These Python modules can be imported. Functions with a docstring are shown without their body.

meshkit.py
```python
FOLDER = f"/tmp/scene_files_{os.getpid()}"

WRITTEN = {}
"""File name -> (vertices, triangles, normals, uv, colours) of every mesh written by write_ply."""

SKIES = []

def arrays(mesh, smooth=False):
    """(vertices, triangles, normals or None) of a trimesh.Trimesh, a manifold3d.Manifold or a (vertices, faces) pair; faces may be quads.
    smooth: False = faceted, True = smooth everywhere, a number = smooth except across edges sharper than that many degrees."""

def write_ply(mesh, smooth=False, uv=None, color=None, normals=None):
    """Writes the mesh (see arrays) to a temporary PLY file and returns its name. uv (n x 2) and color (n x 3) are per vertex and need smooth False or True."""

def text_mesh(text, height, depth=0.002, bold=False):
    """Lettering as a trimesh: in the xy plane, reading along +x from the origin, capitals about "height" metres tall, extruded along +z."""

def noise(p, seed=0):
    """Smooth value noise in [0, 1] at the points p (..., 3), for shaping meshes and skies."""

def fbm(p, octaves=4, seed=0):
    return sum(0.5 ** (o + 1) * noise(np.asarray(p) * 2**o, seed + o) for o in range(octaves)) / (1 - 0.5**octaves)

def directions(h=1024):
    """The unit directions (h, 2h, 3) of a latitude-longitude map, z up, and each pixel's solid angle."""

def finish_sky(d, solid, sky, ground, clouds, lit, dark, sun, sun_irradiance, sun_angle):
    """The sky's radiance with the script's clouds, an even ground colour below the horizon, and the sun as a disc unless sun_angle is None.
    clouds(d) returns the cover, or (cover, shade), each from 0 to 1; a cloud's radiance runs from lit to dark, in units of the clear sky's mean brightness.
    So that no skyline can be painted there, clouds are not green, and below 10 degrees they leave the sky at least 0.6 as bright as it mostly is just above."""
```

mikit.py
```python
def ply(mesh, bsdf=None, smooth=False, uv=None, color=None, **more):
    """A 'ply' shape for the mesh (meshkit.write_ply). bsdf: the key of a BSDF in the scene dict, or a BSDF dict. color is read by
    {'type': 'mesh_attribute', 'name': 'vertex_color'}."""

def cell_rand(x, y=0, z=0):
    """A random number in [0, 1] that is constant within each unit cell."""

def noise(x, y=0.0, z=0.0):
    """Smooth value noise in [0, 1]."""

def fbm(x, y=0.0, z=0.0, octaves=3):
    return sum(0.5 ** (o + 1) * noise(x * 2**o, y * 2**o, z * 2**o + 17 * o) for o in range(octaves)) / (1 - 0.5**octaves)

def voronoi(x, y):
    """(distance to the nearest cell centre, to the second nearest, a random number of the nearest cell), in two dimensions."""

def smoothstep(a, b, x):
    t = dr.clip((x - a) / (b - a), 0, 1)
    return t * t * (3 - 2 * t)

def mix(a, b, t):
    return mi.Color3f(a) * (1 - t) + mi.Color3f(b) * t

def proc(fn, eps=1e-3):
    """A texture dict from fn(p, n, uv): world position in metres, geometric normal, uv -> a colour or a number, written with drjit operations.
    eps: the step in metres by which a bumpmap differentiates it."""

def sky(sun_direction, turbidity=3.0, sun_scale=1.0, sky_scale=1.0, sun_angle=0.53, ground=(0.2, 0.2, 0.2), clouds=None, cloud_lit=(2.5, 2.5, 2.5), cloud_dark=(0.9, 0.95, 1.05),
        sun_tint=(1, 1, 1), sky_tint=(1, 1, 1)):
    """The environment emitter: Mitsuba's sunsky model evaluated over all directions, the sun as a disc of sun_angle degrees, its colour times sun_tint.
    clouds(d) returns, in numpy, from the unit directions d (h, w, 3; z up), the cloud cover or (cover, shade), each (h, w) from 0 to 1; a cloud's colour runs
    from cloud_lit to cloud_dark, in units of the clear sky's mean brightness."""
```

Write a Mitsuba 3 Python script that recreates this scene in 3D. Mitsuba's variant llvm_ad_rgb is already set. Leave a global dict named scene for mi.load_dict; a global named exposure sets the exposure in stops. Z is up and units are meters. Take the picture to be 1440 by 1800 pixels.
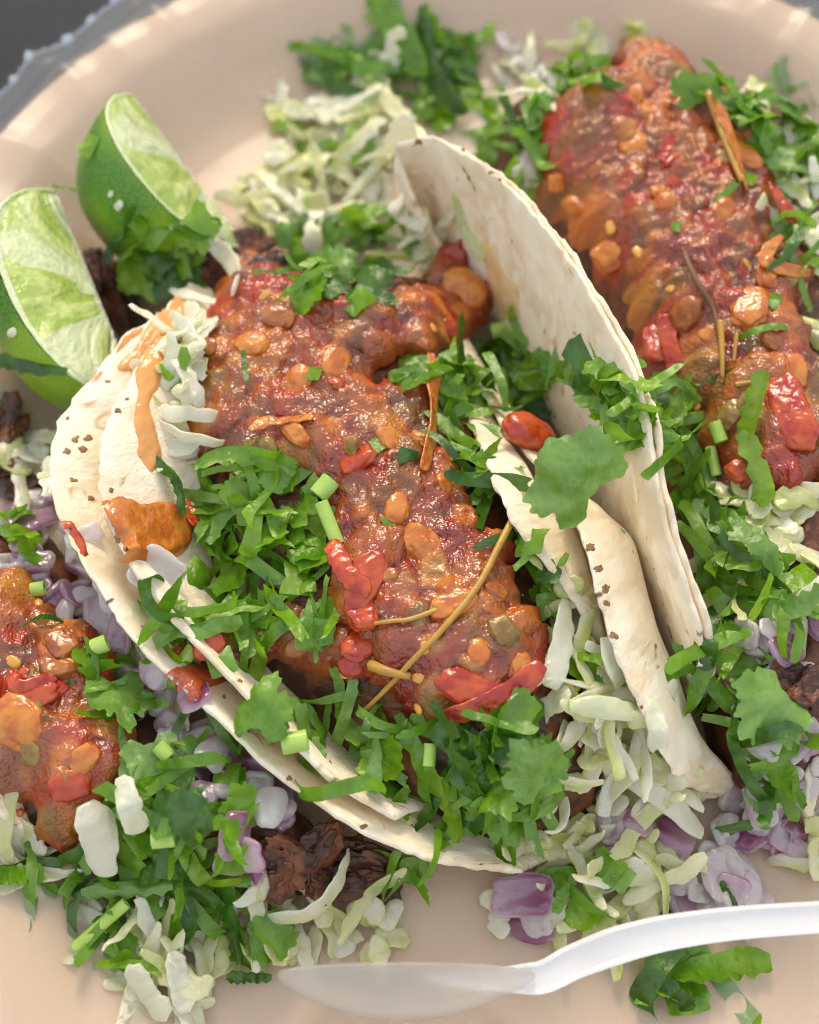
import math, numpy as np, trimesh, mitsuba as mi, drjit as dr, mikit, meshkit
from mikit import noise, fbm, voronoi, cell_rand, smoothstep, mix, proc
from scipy.spatial import Delaunay
from scipy.interpolate import CubicSpline, PchipInterpolator
from scipy.sparse import coo_matrix
from scipy.sparse.csgraph import connected_components
from scipy.ndimage import gaussian_filter, map_coordinates, grey_dilation
from shapely.geometry import Polygon, Point, box, LineString
from shapely import affinity, union_all, contains_xy
import shapely

scene, labels = {}, {}
R_ = np.random.default_rng(7)

# ------------------------------------------------------------------ camera, light, exposure
TILT, HFOV, FOCUS = math.radians(28), 38.0, 0.034
TX = math.tan(math.radians(HFOV / 2))
DIST = 0.076 / TX
FWD = np.array([0, math.sin(TILT), -math.cos(TILT)])
UP = np.array([0, math.cos(TILT), math.sin(TILT)])
EYE = np.array([0, 0, FOCUS]) - FWD * DIST
scene['camera'] = {'type': 'thinlens', 'fov': HFOV, 'fov_axis': 'x', 'aperture_radius': 0.0021, 'focus_distance': DIST - 0.004, 'near_clip': 0.01, 'far_clip': 50.0,
                   'to_world': mi.ScalarTransform4f().look_at(origin=EYE.tolist(), target=(EYE + FWD).tolist(), up=UP.tolist())}
SUN = np.array([-0.10, 0.80, 0.62])
scene['sky'] = mikit.sky(SUN.tolist(), turbidity=3, sun_scale=0.3, sun_angle=18, sun_tint=(.97, 1.0, 1.06), sky_scale=1.0, clouds=lambda d: 1.0, cloud_lit=(1.7, 1.76, 1.88))
exposure = 2.82

def at(u, v, z):
    """The point at height z seen at photo pixel (u, v) of 1440 x 1800: how the traced outlines get their real places."""
    d = FWD + (u / 1440 - .5) * 2 * TX * np.array([1, 0, 0]) - (v / 1800 - .5) * 2.5 * TX * UP
    return EYE + d * ((z - EYE[2]) / d[2])

def rgb(r, g, b): return {'type': 'rgb', 'value': [r, g, b]}
def two(b): return {'type': 'twosided', 'bsdf': b}
def bump(b, fn, scale, eps=1e-4): return {'type': 'bumpmap', 'tex': proc(fn, eps), 'scale': scale, 'bsdf': b}
def wet(b, w, alpha):
    """A film of juice: a share w of clear surface reflection over the material."""
    return {'type': 'blendbsdf', 'weight': w, 'a': b, 'b': two({'type': 'roughconductor', 'material': 'none', 'alpha': alpha})}
def glossy(col, alpha, ior=1.5): return {'type': 'roughplastic', 'diffuse_reflectance': col, 'alpha': alpha, 'int_ior': ior, 'nonlinear': False}
VC = {'type': 'mesh_attribute', 'name': 'vertex_color'}

# ------------------------------------------------------------------ materials
scene['table_mat'] = two({'type': 'principled', 'base_color': proc(lambda p, n, uv: mix((.018, .022, .027), (.028, .033, .038), fbm(p.x * 900, p.y * 900, 0.0))), 'roughness': .6, 'specular': .12})
scene['plate_mat'] = two(bump({'type': 'principled', 'base_color': proc(lambda p, n, uv: mix((.515, .365, .235), (.55, .395, .26), fbm(p.x * 60, p.y * 60, 2.0))), 'roughness': .55, 'specular': .15},
                              lambda p, n, uv: fbm(p.x * 900, p.y * 900, p.z * 900), .00003))
scene['film_mat'] = {'type': 'mask', 'opacity': .22, 'nested': {'type': 'blendbsdf', 'weight': .90, 'a': two({'type': 'roughconductor', 'material': 'none', 'alpha': .12}),
                     'b': {'type': 'principledthin', 'base_color': rgb(.86, .88, .92), 'roughness': .3, 'diff_trans': 1.0, 'eta': 1.5}}}

def tortilla_col(p, n, uv):
    x, y = uv.x, uv.y
    c = mix((.83, .725, .545), (.74, .61, .415), smoothstep(.42, .68, fbm(x * 160, y * 160, 1.0, 4)))
    c = mix(c, (.88, .81, .66), smoothstep(.5, .75, noise(x * 420, y * 420, 3.0)) * .6)
    wob = 2.6 * noise(x * 380, y * 380, 6.0)
    d, _, r = voronoi(x * 95 + wob * .35, y * 95 + wob * .3)
    c = mix(c, (.52, .30, .12), dr.select(r > .62, smoothstep(.26, .05, d + .12 * noise(x * 900, y * 900)), 0) * .75)
    d2, _, r2 = voronoi(x * 125 + 7 + wob * .4, y * 125 + wob * .2)
    c = mix(c, (.085, .035, .015), dr.select(r2 > .80, smoothstep(.17, .05, d2 + .10 * noise(x * 1100, y * 1100)), 0) * .92)
    d3, _, r3 = voronoi(x * 330 + wob * .3, y * 330 + 3)
    return mix(c, (.34, .20, .10), dr.select(r3 > .975, smoothstep(.24, .08, d3), 0) * .7)
def tortilla_bump(p, n, uv):
    return fbm(uv.x * 900, uv.y * 350, 0.0, 3) * .6 + fbm(uv.x * 2400, uv.y * 2400, 5.0, 2) * .4
scene['tortilla_mat'] = two(bump({'type': 'principled', 'base_color': proc(tortilla_col), 'roughness': .6, 'specular': .35}, tortilla_bump, .00045))

def salsa_bump(p, n, uv):
    return fbm(p.x * 800, p.y * 800, p.z * 800, 3) + .35 * noise(p.x * 2600, p.y * 2600, p.z * 2600)
scene['salsa_mat'] = two(bump(wet({'type': 'principled', 'base_color': VC, 'roughness': .4, 'specular': .2, 'flatness': .6}, .055, .09), salsa_bump, .00055, 6e-5))
def chunk_mat(a, b):
    return two(bump(glossy(proc(lambda p, n, uv: mix(a, b, smoothstep(.3, .7, fbm(p.x * 420, p.y * 420, p.z * 420, 3)))), .10, 1.6),
                    lambda p, n, uv: fbm(p.x * 900, p.y * 900, p.z * 900, 2), .0003, 6e-5))
scene['tomato_orange'] = chunk_mat((.46, .11, .014), (.58, .21, .028))
scene['tomato_red'] = chunk_mat((.36, .022, .010), (.50, .075, .014))
scene['tomato_brown'] = chunk_mat((.28, .07, .016), (.40, .14, .027))
scene['tomatillo'] = chunk_mat((.17, .09, .016), (.32, .20, .04))
scene['seed_mat'] = {'type': 'principled', 'base_color': rgb(.60, .30, .05), 'roughness': .2, 'specular': .6}
scene['stem_dry'] = {'type': 'principled', 'base_color': proc(lambda p, n, uv: mix((.50, .30, .05), (.34, .17, .03), fbm(p.x * 500, p.y * 500, p.z * 500))), 'roughness': .35}
scene['stem_brown'] = {'type': 'principled', 'base_color': rgb(.14, .07, .03), 'roughness': .5}
scene['stain_mat'] = two({'type': 'principled', 'base_color': proc(lambda p, n, uv: mix((.78, .62, .38), (.70, .48, .22), smoothstep(.35, .7, fbm(p.x * 260, p.y * 260, p.z * 260, 3)))), 'roughness': .25, 'specular': .5})
scene['sauce_mat'] = two(bump({'type': 'principled', 'base_color': proc(lambda p, n, uv: mix((.62, .24, .06), (.70, .36, .12), fbm(p.x * 300, p.y * 300, p.z * 300))), 'roughness': .25, 'specular': .5},
                              lambda p, n, uv: fbm(p.x * 700, p.y * 700, p.z * 700), .0003))
def leaf(dark, mid, light, rough, trans):
    def col(p, n, uv):
        c = mix(dark, mid, smoothstep(.3, .7, fbm(p.x * 240, p.y * 240, p.z * 240, 3)))
        th = dr.atan2(uv.x, uv.y + 1e-4)
        rr = dr.sqrt(uv.x * uv.x + uv.y * uv.y)
        k = dr.abs(th * 2.2 - dr.floor(th * 2.2 + .5)) * rr / 2.2
        k2 = dr.abs(uv.y * .45 + dr.abs(uv.x) * .5 - dr.floor(uv.y * .45 + dr.abs(uv.x) * .5 + .5)) * 1.6
        return mix(c, light, dr.maximum(smoothstep(.13, .02, k) * .34, smoothstep(.10, .02, k2) * .2))
    def bm(p, n, uv):
        th = dr.atan2(uv.x, uv.y + 1e-4)
        k = dr.abs(th * 2.2 - dr.floor(th * 2.2 + .5))
        return smoothstep(.3, 0, k) + .5 * fbm(uv.x * .9, uv.y * .9, 0.0, 2)
    return bump(wet({'type': 'principledthin', 'base_color': proc(col), 'roughness': rough, 'diff_trans': trans, 'eta': 1.5}, .042, .18), bm, .16, .08)
LEAVES = ['leaf_dark', 'leaf_mid', 'leaf_bright', 'leaf_pale']
scene['leaf_dark'] = leaf((.042, .125, .010), (.080, .21, .017), (.11, .27, .05), .24, .8)
scene['leaf_mid'] = leaf((.145, .35, .014), (.23, .46, .028), (.23, .45, .08), .24, 1.0)
scene['leaf_bright'] = leaf((.22, .46, .015), (.32, .58, .03), (.40, .62, .10), .28, 1.1)
scene['leaf_pale'] = leaf((.16, .34, .05), (.24, .44, .09), (.30, .50, .16), .30, .8)
scene['stem_green'] = two({'type': 'principled', 'base_color': proc(lambda p, n, uv: mix((.26, .45, .05), (.42, .58, .15), fbm(p.x * 500, p.y * 500, p.z * 500))), 'roughness': .3, 'specular': .5})
scene['cabbage_mat'] = bump(wet({'type': 'principledthin', 'base_color': VC, 'roughness': .22, 'diff_trans': .85, 'spec_trans': .10, 'flatness': .5, 'eta': 1.5}, .05, .14), lambda p, n, uv: fbm(p.x * 900, p.y * 900, p.z * 900, 2), .0003)
scene['onion_mat'] = bump(wet({'type': 'principledthin', 'base_color': VC, 'roughness': .16, 'diff_trans': 1.0, 'spec_trans': .22, 'flatness': .5, 'eta': 1.5}, .06, .10), lambda p, n, uv: fbm(p.x * 700, p.y * 700, p.z * 700, 2), .0003)
scene['meat_mat'] = two(bump({'type': 'principled', 'base_color': proc(lambda p, n, uv: mix((.045, .016, .009), (.15, .045, .016), smoothstep(.35, .7, fbm(p.x * 300, p.y * 300, p.z * 300, 3)))), 'roughness': .45, 'specular': .5},
                             lambda p, n, uv: fbm(p.x * 500, p.y * 1400, p.z * 800, 3), .0006))
def rind_col(p, n, uv):
    d, _, r = voronoi(uv.x * 1100, uv.y * 1100)
    c = mix((.055, .20, .012), (.22, .40, .014), smoothstep(.3, .75, fbm(uv.x * 70, uv.y * 70, 0.0, 2)))
    c = mix(c, (.30, .46, .02), smoothstep(.005, .0, uv.y) * .0)
    return mix(c, (.36, .50, .04), smoothstep(.35, .12, d) * .55)
def rind_bump(p, n, uv):
    d, _, r = voronoi(uv.x * 1100, uv.y * 1100)
    return smoothstep(0, .5, d)
scene['rind_mat'] = two(bump(glossy(proc(rind_col), .16, 1.5), rind_bump, .00012))
def flesh_fibre(uv):   # uv.x along the wedge, uv.y from the core (0) to the rind (1)
    s = uv.x / (.25 + uv.y)
    return fbm(s * 240, uv.y * 3.2, 1.0, 3)
def flesh_col(p, n, uv):
    c = mix((.34, .46, .09), (.56, .64, .24), smoothstep(.35, .65, flesh_fibre(uv)))
    c = mix(c, (.66, .72, .46), smoothstep(.62, .72, noise(uv.x * 140 / (.4 + uv.y), uv.y * 1.5, 8.0)) * .8)
    return mix(c, (.74, .79, .58), smoothstep(.91, .95, uv.y) + smoothstep(.10, .03, uv.y))
scene['flesh_mat'] = two(bump(glossy(proc(flesh_col), .10, 1.5), lambda p, n, uv: flesh_fibre(uv) + .4 * fbm(p.x * 1200, p.y * 1200, p.z * 1200, 2), .0009))
scene['pith_mat'] = two({'type': 'principled', 'base_color': rgb(.62, .73, .36), 'roughness': .35})
scene['spoon_bowl_mat'] = {'type': 'principledthin', 'base_color': rgb(.90, .89, .88), 'roughness': .28, 'diff_trans': 1.1, 'spec_trans': .75, 'eta': 1.4}
scene['spoon_mat'] = {'type': 'principledthin', 'base_color': rgb(.92, .92, .92), 'roughness': .18, 'diff_trans': .7, 'eta': 1.5}

# ------------------------------------------------------------------ helpers: meshes, keys and the height map that things come to rest on
def numbered(name, parent=None):
    base = name if parent is None else parent + '__' + name
    key, i = base, 0
    while key in scene or key in labels:
        i += 1
        key = f'{base}_{i:03d}'
    return key

def put(name, mesh, mat, parent=None, label=None, cat=None, group=None, kind=None, smooth=True, uv=None, color=None):
    key = numbered(name, parent)
    scene[key] = mikit.ply(mesh, mat, smooth=smooth, uv=uv, color=color)
    info = {k: x for k, x in (('label', label), ('category', cat), ('group', group), ('kind', kind)) if x}
    if info: labels[key] = info
    return key

def thing(name, label, cat, group=None):
    key = numbered(name)
    labels[key] = {'label': label, 'category': cat, **({'group': group} if group else {})}
    return key

GX, GY, RES, NX, NY = -.16, -.13, .001, 330, 330
HZ, HN = np.zeros((NY, NX)), np.zeros((NY, NX))      # HN: the same without the tortillas
def cells(p):
    i = np.clip(((p[:, 1] - GY) / RES).astype(int), 0, NY - 1)
    return i, np.clip(((p[:, 0] - GX) / RES).astype(int), 0, NX - 1)
def splat(v, lim=None, tort=False):
    i, j = cells(v)
    z = v[:, 2] if lim is None else np.minimum(v[:, 2], HZ[i, j] + lim)
    np.maximum.at(HZ, (i, j), z)
    if not tort: np.maximum.at(HN, (i, j), v[:, 2] if lim is None else np.minimum(v[:, 2], HN[i, j] + lim))
def height(x, y, h=None):
    return map_coordinates(HZ if h is None else h, [(np.atleast_1d(y) - GY) / RES - .5, (np.atleast_1d(x) - GX) / RES - .5], order=1, mode='nearest')
ZS = np.arange(.075, -.0005, -.0004)
def hit(u, v):
    """Where the view through photo pixel (u, v) first meets what is already on the plate."""
    P = np.array([at(u, v, ZS[0]), at(u, v, ZS[-1])])
    t = (ZS[0] - ZS) / (ZS[0] - ZS[-1])
    q = P[0] + t[:, None] * (P[1] - P[0])
    under = np.nonzero(q[:, 2] <= height(q[:, 0], q[:, 1]))[0]
    return q[under[0] if len(under) else -1]
def normal_at(p, sig=3, h=None):
    e = .003
    z = height(np.array([p[0] + e, p[0] - e, p[0], p[0]]), np.array([p[1], p[1], p[1] + e, p[1] - e]), SM['h'])
    g = np.clip([(z[0] - z[1]) / (2 * e), (z[2] - z[3]) / (2 * e)], -1.1, 1.1)
    n = np.array([-g[0], -g[1], 1.0])
    return n / np.linalg.norm(n)
SM = {}
def refresh(): SM['h'] = gaussian_filter(HZ, 3)

def vnormals(v, f):
    n = np.zeros_like(v)
    fn = np.cross(v[f[:, 1]] - v[f[:, 0]], v[f[:, 2]] - v[f[:, 0]])
    for k in range(3): np.add.at(n, f[:, k], fn)
    return n / (np.linalg.norm(n, axis=1, keepdims=True) + 1e-20)

def rim_edges(f):
    e = np.vstack([f[:, [0, 1]], f[:, [1, 2]], f[:, [2, 0]]])
    _, inv, cnt = np.unique(np.sort(e, 1), axis=0, return_inverse=True, return_counts=True)
    return e[cnt[inv.ravel()] == 1]

def solidify(v, f, t, round_=.35):
    """A sheet as a closed slab of thickness t (per vertex or one number), its rim pulled out a little so that it reads rounded."""
    n = vnormals(v, f)
    t = np.broadcast_to(t, (len(v),)).copy()
    e = rim_edges(f)
    b = np.unique(e)
    out = np.zeros_like(v)
    for a_, b_ in e:
        o = np.cross(v[b_] - v[a_], n[a_] + n[b_])
        out[a_] += o; out[b_] += o
    out = out[b] / (np.linalg.norm(out[b], axis=1, keepdims=True) + 1e-20)
    t[b] *= .7
    top, bot = v + n * t[:, None] / 2, v - n * t[:, None] / 2
    mid = v[b] + out * t[b][:, None] * round_
    N = len(v)
    m = np.full(N, -1); m[b] = np.arange(len(b)) + 2 * N
    A, B = e[:, 0], e[:, 1]
    F = np.vstack([f, f[:, ::-1] + N, np.stack([A, m[A], m[B]], 1), np.stack([A, m[B], B], 1), np.stack([m[A], A + N, B + N], 1), np.stack([m[A], B + N, m[B]], 1)])
    return np.vstack([top, bot, mid]), F, b

def triangulate(poly, h):
    """A flat polygon as an even triangle mesh with points inside, so that it can be bent."""
    if poly.geom_type != 'Polygon': poly = max(poly.geoms, key=lambda g: g.area)
    poly = Polygon(poly.exterior)
    L = poly.exterior.length
    k = max(8, int(L / (h * .8)))
    ring = np.array([poly.exterior.interpolate(s).coords[0] for s in np.linspace(0, L, k, endpoint=False)])
    x0, y0, x1, y1 = poly.bounds
    gx, gy = np.meshgrid(np.arange(x0, x1, h), np.arange(y0, y1, h * .87))
    gx[1::2] += h / 2
    g = np.stack([gx.ravel(), gy.ravel()], 1)
    g = g[contains_xy(poly.buffer(-h * .45), g[:, 0], g[:, 1])] if len(g) else g
    p = np.vstack([ring, g])
    t = Delaunay(p).simplices
    c = p[t].mean(1)
    t = t[contains_xy(Polygon(ring).buffer(1e-9), c[:, 0], c[:, 1])]
    a, b = p[t[:, 1]] - p[t[:, 0]], p[t[:, 2]] - p[t[:, 0]]
    cr = a[:, 0] * b[:, 1] - a[:, 1] * b[:, 0]
    t = np.where(cr[:, None] < 0, t[:, ::-1], t)[np.abs(cr) > 1e-12]
    used = np.unique(t)
    re = np.full(len(p), -1); re[used] = np.arange(len(used))
    return p[used], re[t]

def bend(v, ang, kappa):
    """Rolls a sheet round an axis in its plane."""
    c, s = math.cos(ang), math.sin(ang)
    x, y = v[:, 0] * c + v[:, 1] * s, -v[:, 0] * s + v[:, 1] * c
    if abs(kappa) > 1e-6:
        a = x * kappa
        r = 1 / kappa - v[:, 2]
        x, z = np.sin(a) * r, 1 / kappa - np.cos(a) * r
    else: z = v[:, 2]
    return np.stack([x * c - y * s, x * s + y * c, z], 1)

def frame(n, yaw):
    n = np.asarray(n) / np.linalg.norm(n)
    a = np.array([math.cos(yaw), math.sin(yaw), 0])
    a = a - n * (a @ n)
    a /= np.linalg.norm(a)
    return np.stack([a, np.cross(n, a), n], 1)

def rand_tilt(n, amount, rng):
    return n + rng.normal(0, amount, 3) * np.array([1, 1, .3])

def inside(poly, n, rng):
    P = Polygon(poly).buffer(0)
    x0, y0, x1, y1 = P.bounds
    out = []
    while len(out) < n:
        q = rng.uniform([x0, y0], [x1, y1])
        if P.contains(Point(q)): out.append(q)
    return out

def resample(pts, n):
    pts = np.asarray(pts, float)
    s = np.concatenate([[0], np.cumsum(np.linalg.norm(np.diff(pts, axis=0), axis=1))])
    return PchipInterpolator(s / s[-1], pts)(np.linspace(0, 1, n))

# ------------------------------------------------------------------ table, plate and the clear bag over it
PC, PR = np.array([.0182, .056]), .1293
def oval(phi, r):
    s = np.sin(phi)
    return np.stack([PC[0] + r * np.cos(phi), PC[1] + r * s * np.where(s < 0, 1.75, 1.0)], -1)
def lathe(profile, n=200, close=True):
    phi = np.linspace(0, 2 * np.pi, n, endpoint=False)
    rings = [np.column_stack([oval(phi, r), np.full(n, z)]) for r, z in profile]
    v = np.vstack(rings)
    i, j = np.meshgrid(np.arange(len(profile) - 1), np.arange(n), indexing='ij')
    q = np.stack([i * n + j, i * n + (j + 1) % n, (i + 1) * n + (j + 1) % n, (i + 1) * n + j], -1).reshape(-1, 4)
    f = np.vstack([q[:, [0, 1, 2]], q[:, [0, 2, 3]]])
    for ring, flip in ((0, 1), (len(profile) - 1, 0)):
        c = len(v); v = np.vstack([v, v[ring * n:ring * n + n].mean(0)])
        a = ring * n + np.arange(n); b = ring * n + (np.arange(n) + 1) % n
        f = np.vstack([f, np.stack([b, a, np.full(n, c)], 1) if flip else np.stack([a, b, np.full(n, c)], 1)])
    return v, f

g = 3.0
put('table', (np.array([[-g, -g, -.0035], [g, -g, -.0035], [g, g, -.0035], [-g, g, -.0035]]), np.array([[0, 1, 2], [0, 2, 3]])), 'table_mat', label='dark slate grey table top under the plate', kind='structure', smooth=False)
pv, pf = lathe([(.07, -.003), (.095, -.003), (.112, .006), (.119, .0135), (.124, .0158), (.1285, .0160), (.1296, .0166), (.1296, .0178), (.1285, .0182), (.123, .0178), (.1165, .0158), (.109, .0085), (.100, .002), (.093, .0002), (.07, 0)])
put('plate', (pv, pf), 'plate_mat', label='tan oval plastic plate under the clear bag', cat='plate', smooth=50)

def plate_profile(r):
    return np.interp(r, [0, .093, .100, .109, .1165, .123, .1285, .131, .136, .150, .170], [0, .0002, .002, .0085, .0158, .0178, .0184, .0168, .012, .006, .003])
def film():
    nr, n = 130, 420
    rr = np.concatenate([np.linspace(.002, .09, 40), np.linspace(.0925, .131, 50), np.linspace(.1318, .1500, 40)])
    phi = np.linspace(0, 2 * np.pi, n, endpoint=False)
    Rg, Pg = np.meshgrid(rr, phi, indexing='ij')
    edge = .1425 + .004 * meshkit.noise(np.stack([np.cos(phi) * 4, np.sin(phi) * 4, phi * 0], -1)) + .0012 * meshkit.noise(np.stack([np.cos(phi) * 30, np.sin(phi) * 30, phi * 0], -1), 4)
    Rg = np.where(Rg > .131, .131 + (Rg - .131) / (.150 - .131) * (edge[None] - .131), Rg)
    xy = oval(Pg, Rg)
    z = plate_profile(Rg) + .0011
    # long soft creases over the floor, radial puckers on the rim, a loose skirt outside
    q = np.stack([xy[..., 0] * 9 + xy[..., 1] * 16, xy[..., 0] * 38 - xy[..., 1] * 24, 0 * z], -1)
    w = np.abs(meshkit.fbm(q, 2, 3) - .5) * 2
    rad = np.stack([np.cos(Pg) * 7, np.sin(Pg) * 7, Rg * 12], -1)
    w2 = np.abs(meshkit.fbm(rad, 2, 8) - .5) * 2
    out = np.clip((Rg - .1285) / .01, 0, 1)
    inn = np.clip((Rg - .09) / .02, 0, 1) * (1 - out)
    z = z + .0005 * np.clip(1 - w * 5, 0, 1) ** 2 * (1 - inn) + out * (.0035 * (1 - w2) ** 2 + .002 * meshkit.noise(rad * 1.7, 5)) + inn * (.0014 * np.clip(1 - w2 * 2.5, 0, 1) ** 2 + .0009 * (1 - w2) ** 3)
    v = np.stack([xy[..., 0], xy[..., 1], z], -1).reshape(-1, 3)
    i, j = np.meshgrid(np.arange(nr - 1), np.arange(n), indexing='ij')
    qd = np.stack([i * n + j, (i + 1) * n + j, (i + 1) * n + (j + 1) % n, i * n + (j + 1) % n], -1).reshape(-1, 4)
    f = np.vstack([qd[:, [0, 1, 2]], qd[:, [0, 2, 3]]])
    f = np.vstack([f, np.stack([np.arange(1, n - 1) * 0, np.arange(1, n - 1), np.arange(2, n)], 1)])
    return v, f, v[-n:]
fv, ff, fedge = film()
bag = put('plastic_bag', (fv, ff), 'film_mat', label='clear crinkled plastic bag stretched over the tan plate', cat='plastic bag')
# the heat-sealed, puckered seam along the bag's edge
def tube(pts, rad, k=8, cap=True):
    p = np.asarray(pts, float)
    t = np.gradient(p, axis=0); t /= np.linalg.norm(t, axis=1, keepdims=True) + 1e-15
    ref = np.array([0, 0, 1.0]) if abs(t[:, 2]).mean() < .8 else np.array([1.0, 0, 0])
    a = np.cross(t, ref); a /= np.linalg.norm(a, axis=1, keepdims=True) + 1e-15
    b = np.cross(t, a)
    ph = np.arange(k) * 2 * np.pi / k
    r = np.broadcast_to(rad, (len(p),))[:, None, None]
    v = (p[:, None] + r * (np.cos(ph)[None, :, None] * a[:, None] + np.sin(ph)[None, :, None] * b[:, None])).reshape(-1, 3)
    i, j = np.meshgrid(np.arange(len(p) - 1), np.arange(k), indexing='ij')
    q = np.stack([i * k + j, i * k + (j + 1) % k, (i + 1) * k + (j + 1) % k, (i + 1) * k + j], -1).reshape(-1, 4)
    f = np.vstack([q[:, [0, 1, 2]], q[:, [0, 2, 3]]])
    n = len(v); v = np.vstack([v, p[0], p[-1]])
    l = (len(p) - 1) * k; jj = np.arange(k)
    return v, np.vstack([f, np.stack([jj, np.full(k, n), (jj + 1) % k], 1), np.stack([l + jj, l + (jj + 1) % k, np.full(k, n + 1)], 1)])
sel = fedge[95:300]
rr = R_.random(len(sel) * 4)
sp = resample(sel, len(sel) * 4)
sp = sp + R_.normal(0, .00025, sp.shape)
knot = np.clip(np.sin(np.arange(len(sp)) * .42 + 3 * meshkit.noise(np.stack([np.arange(len(sp)) * .05, np.zeros(len(sp)), np.zeros(len(sp))], -1))), .0, 1) ** 5
scene['seam_mat'] = {'type': 'principledthin', 'base_color': rgb(.75, .80, .88), 'roughness': .2, 'diff_trans': 1.0, 'eta': 1.5}
put('puckered_seam', tube(sp, .00025 + .0013 * knot * (.5 + rr)), 'seam_mat', bag, label='puckered white seam along the torn edge of the bag')
splat(fv)
HZ[:] = np.maximum(HZ, .0012)

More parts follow.
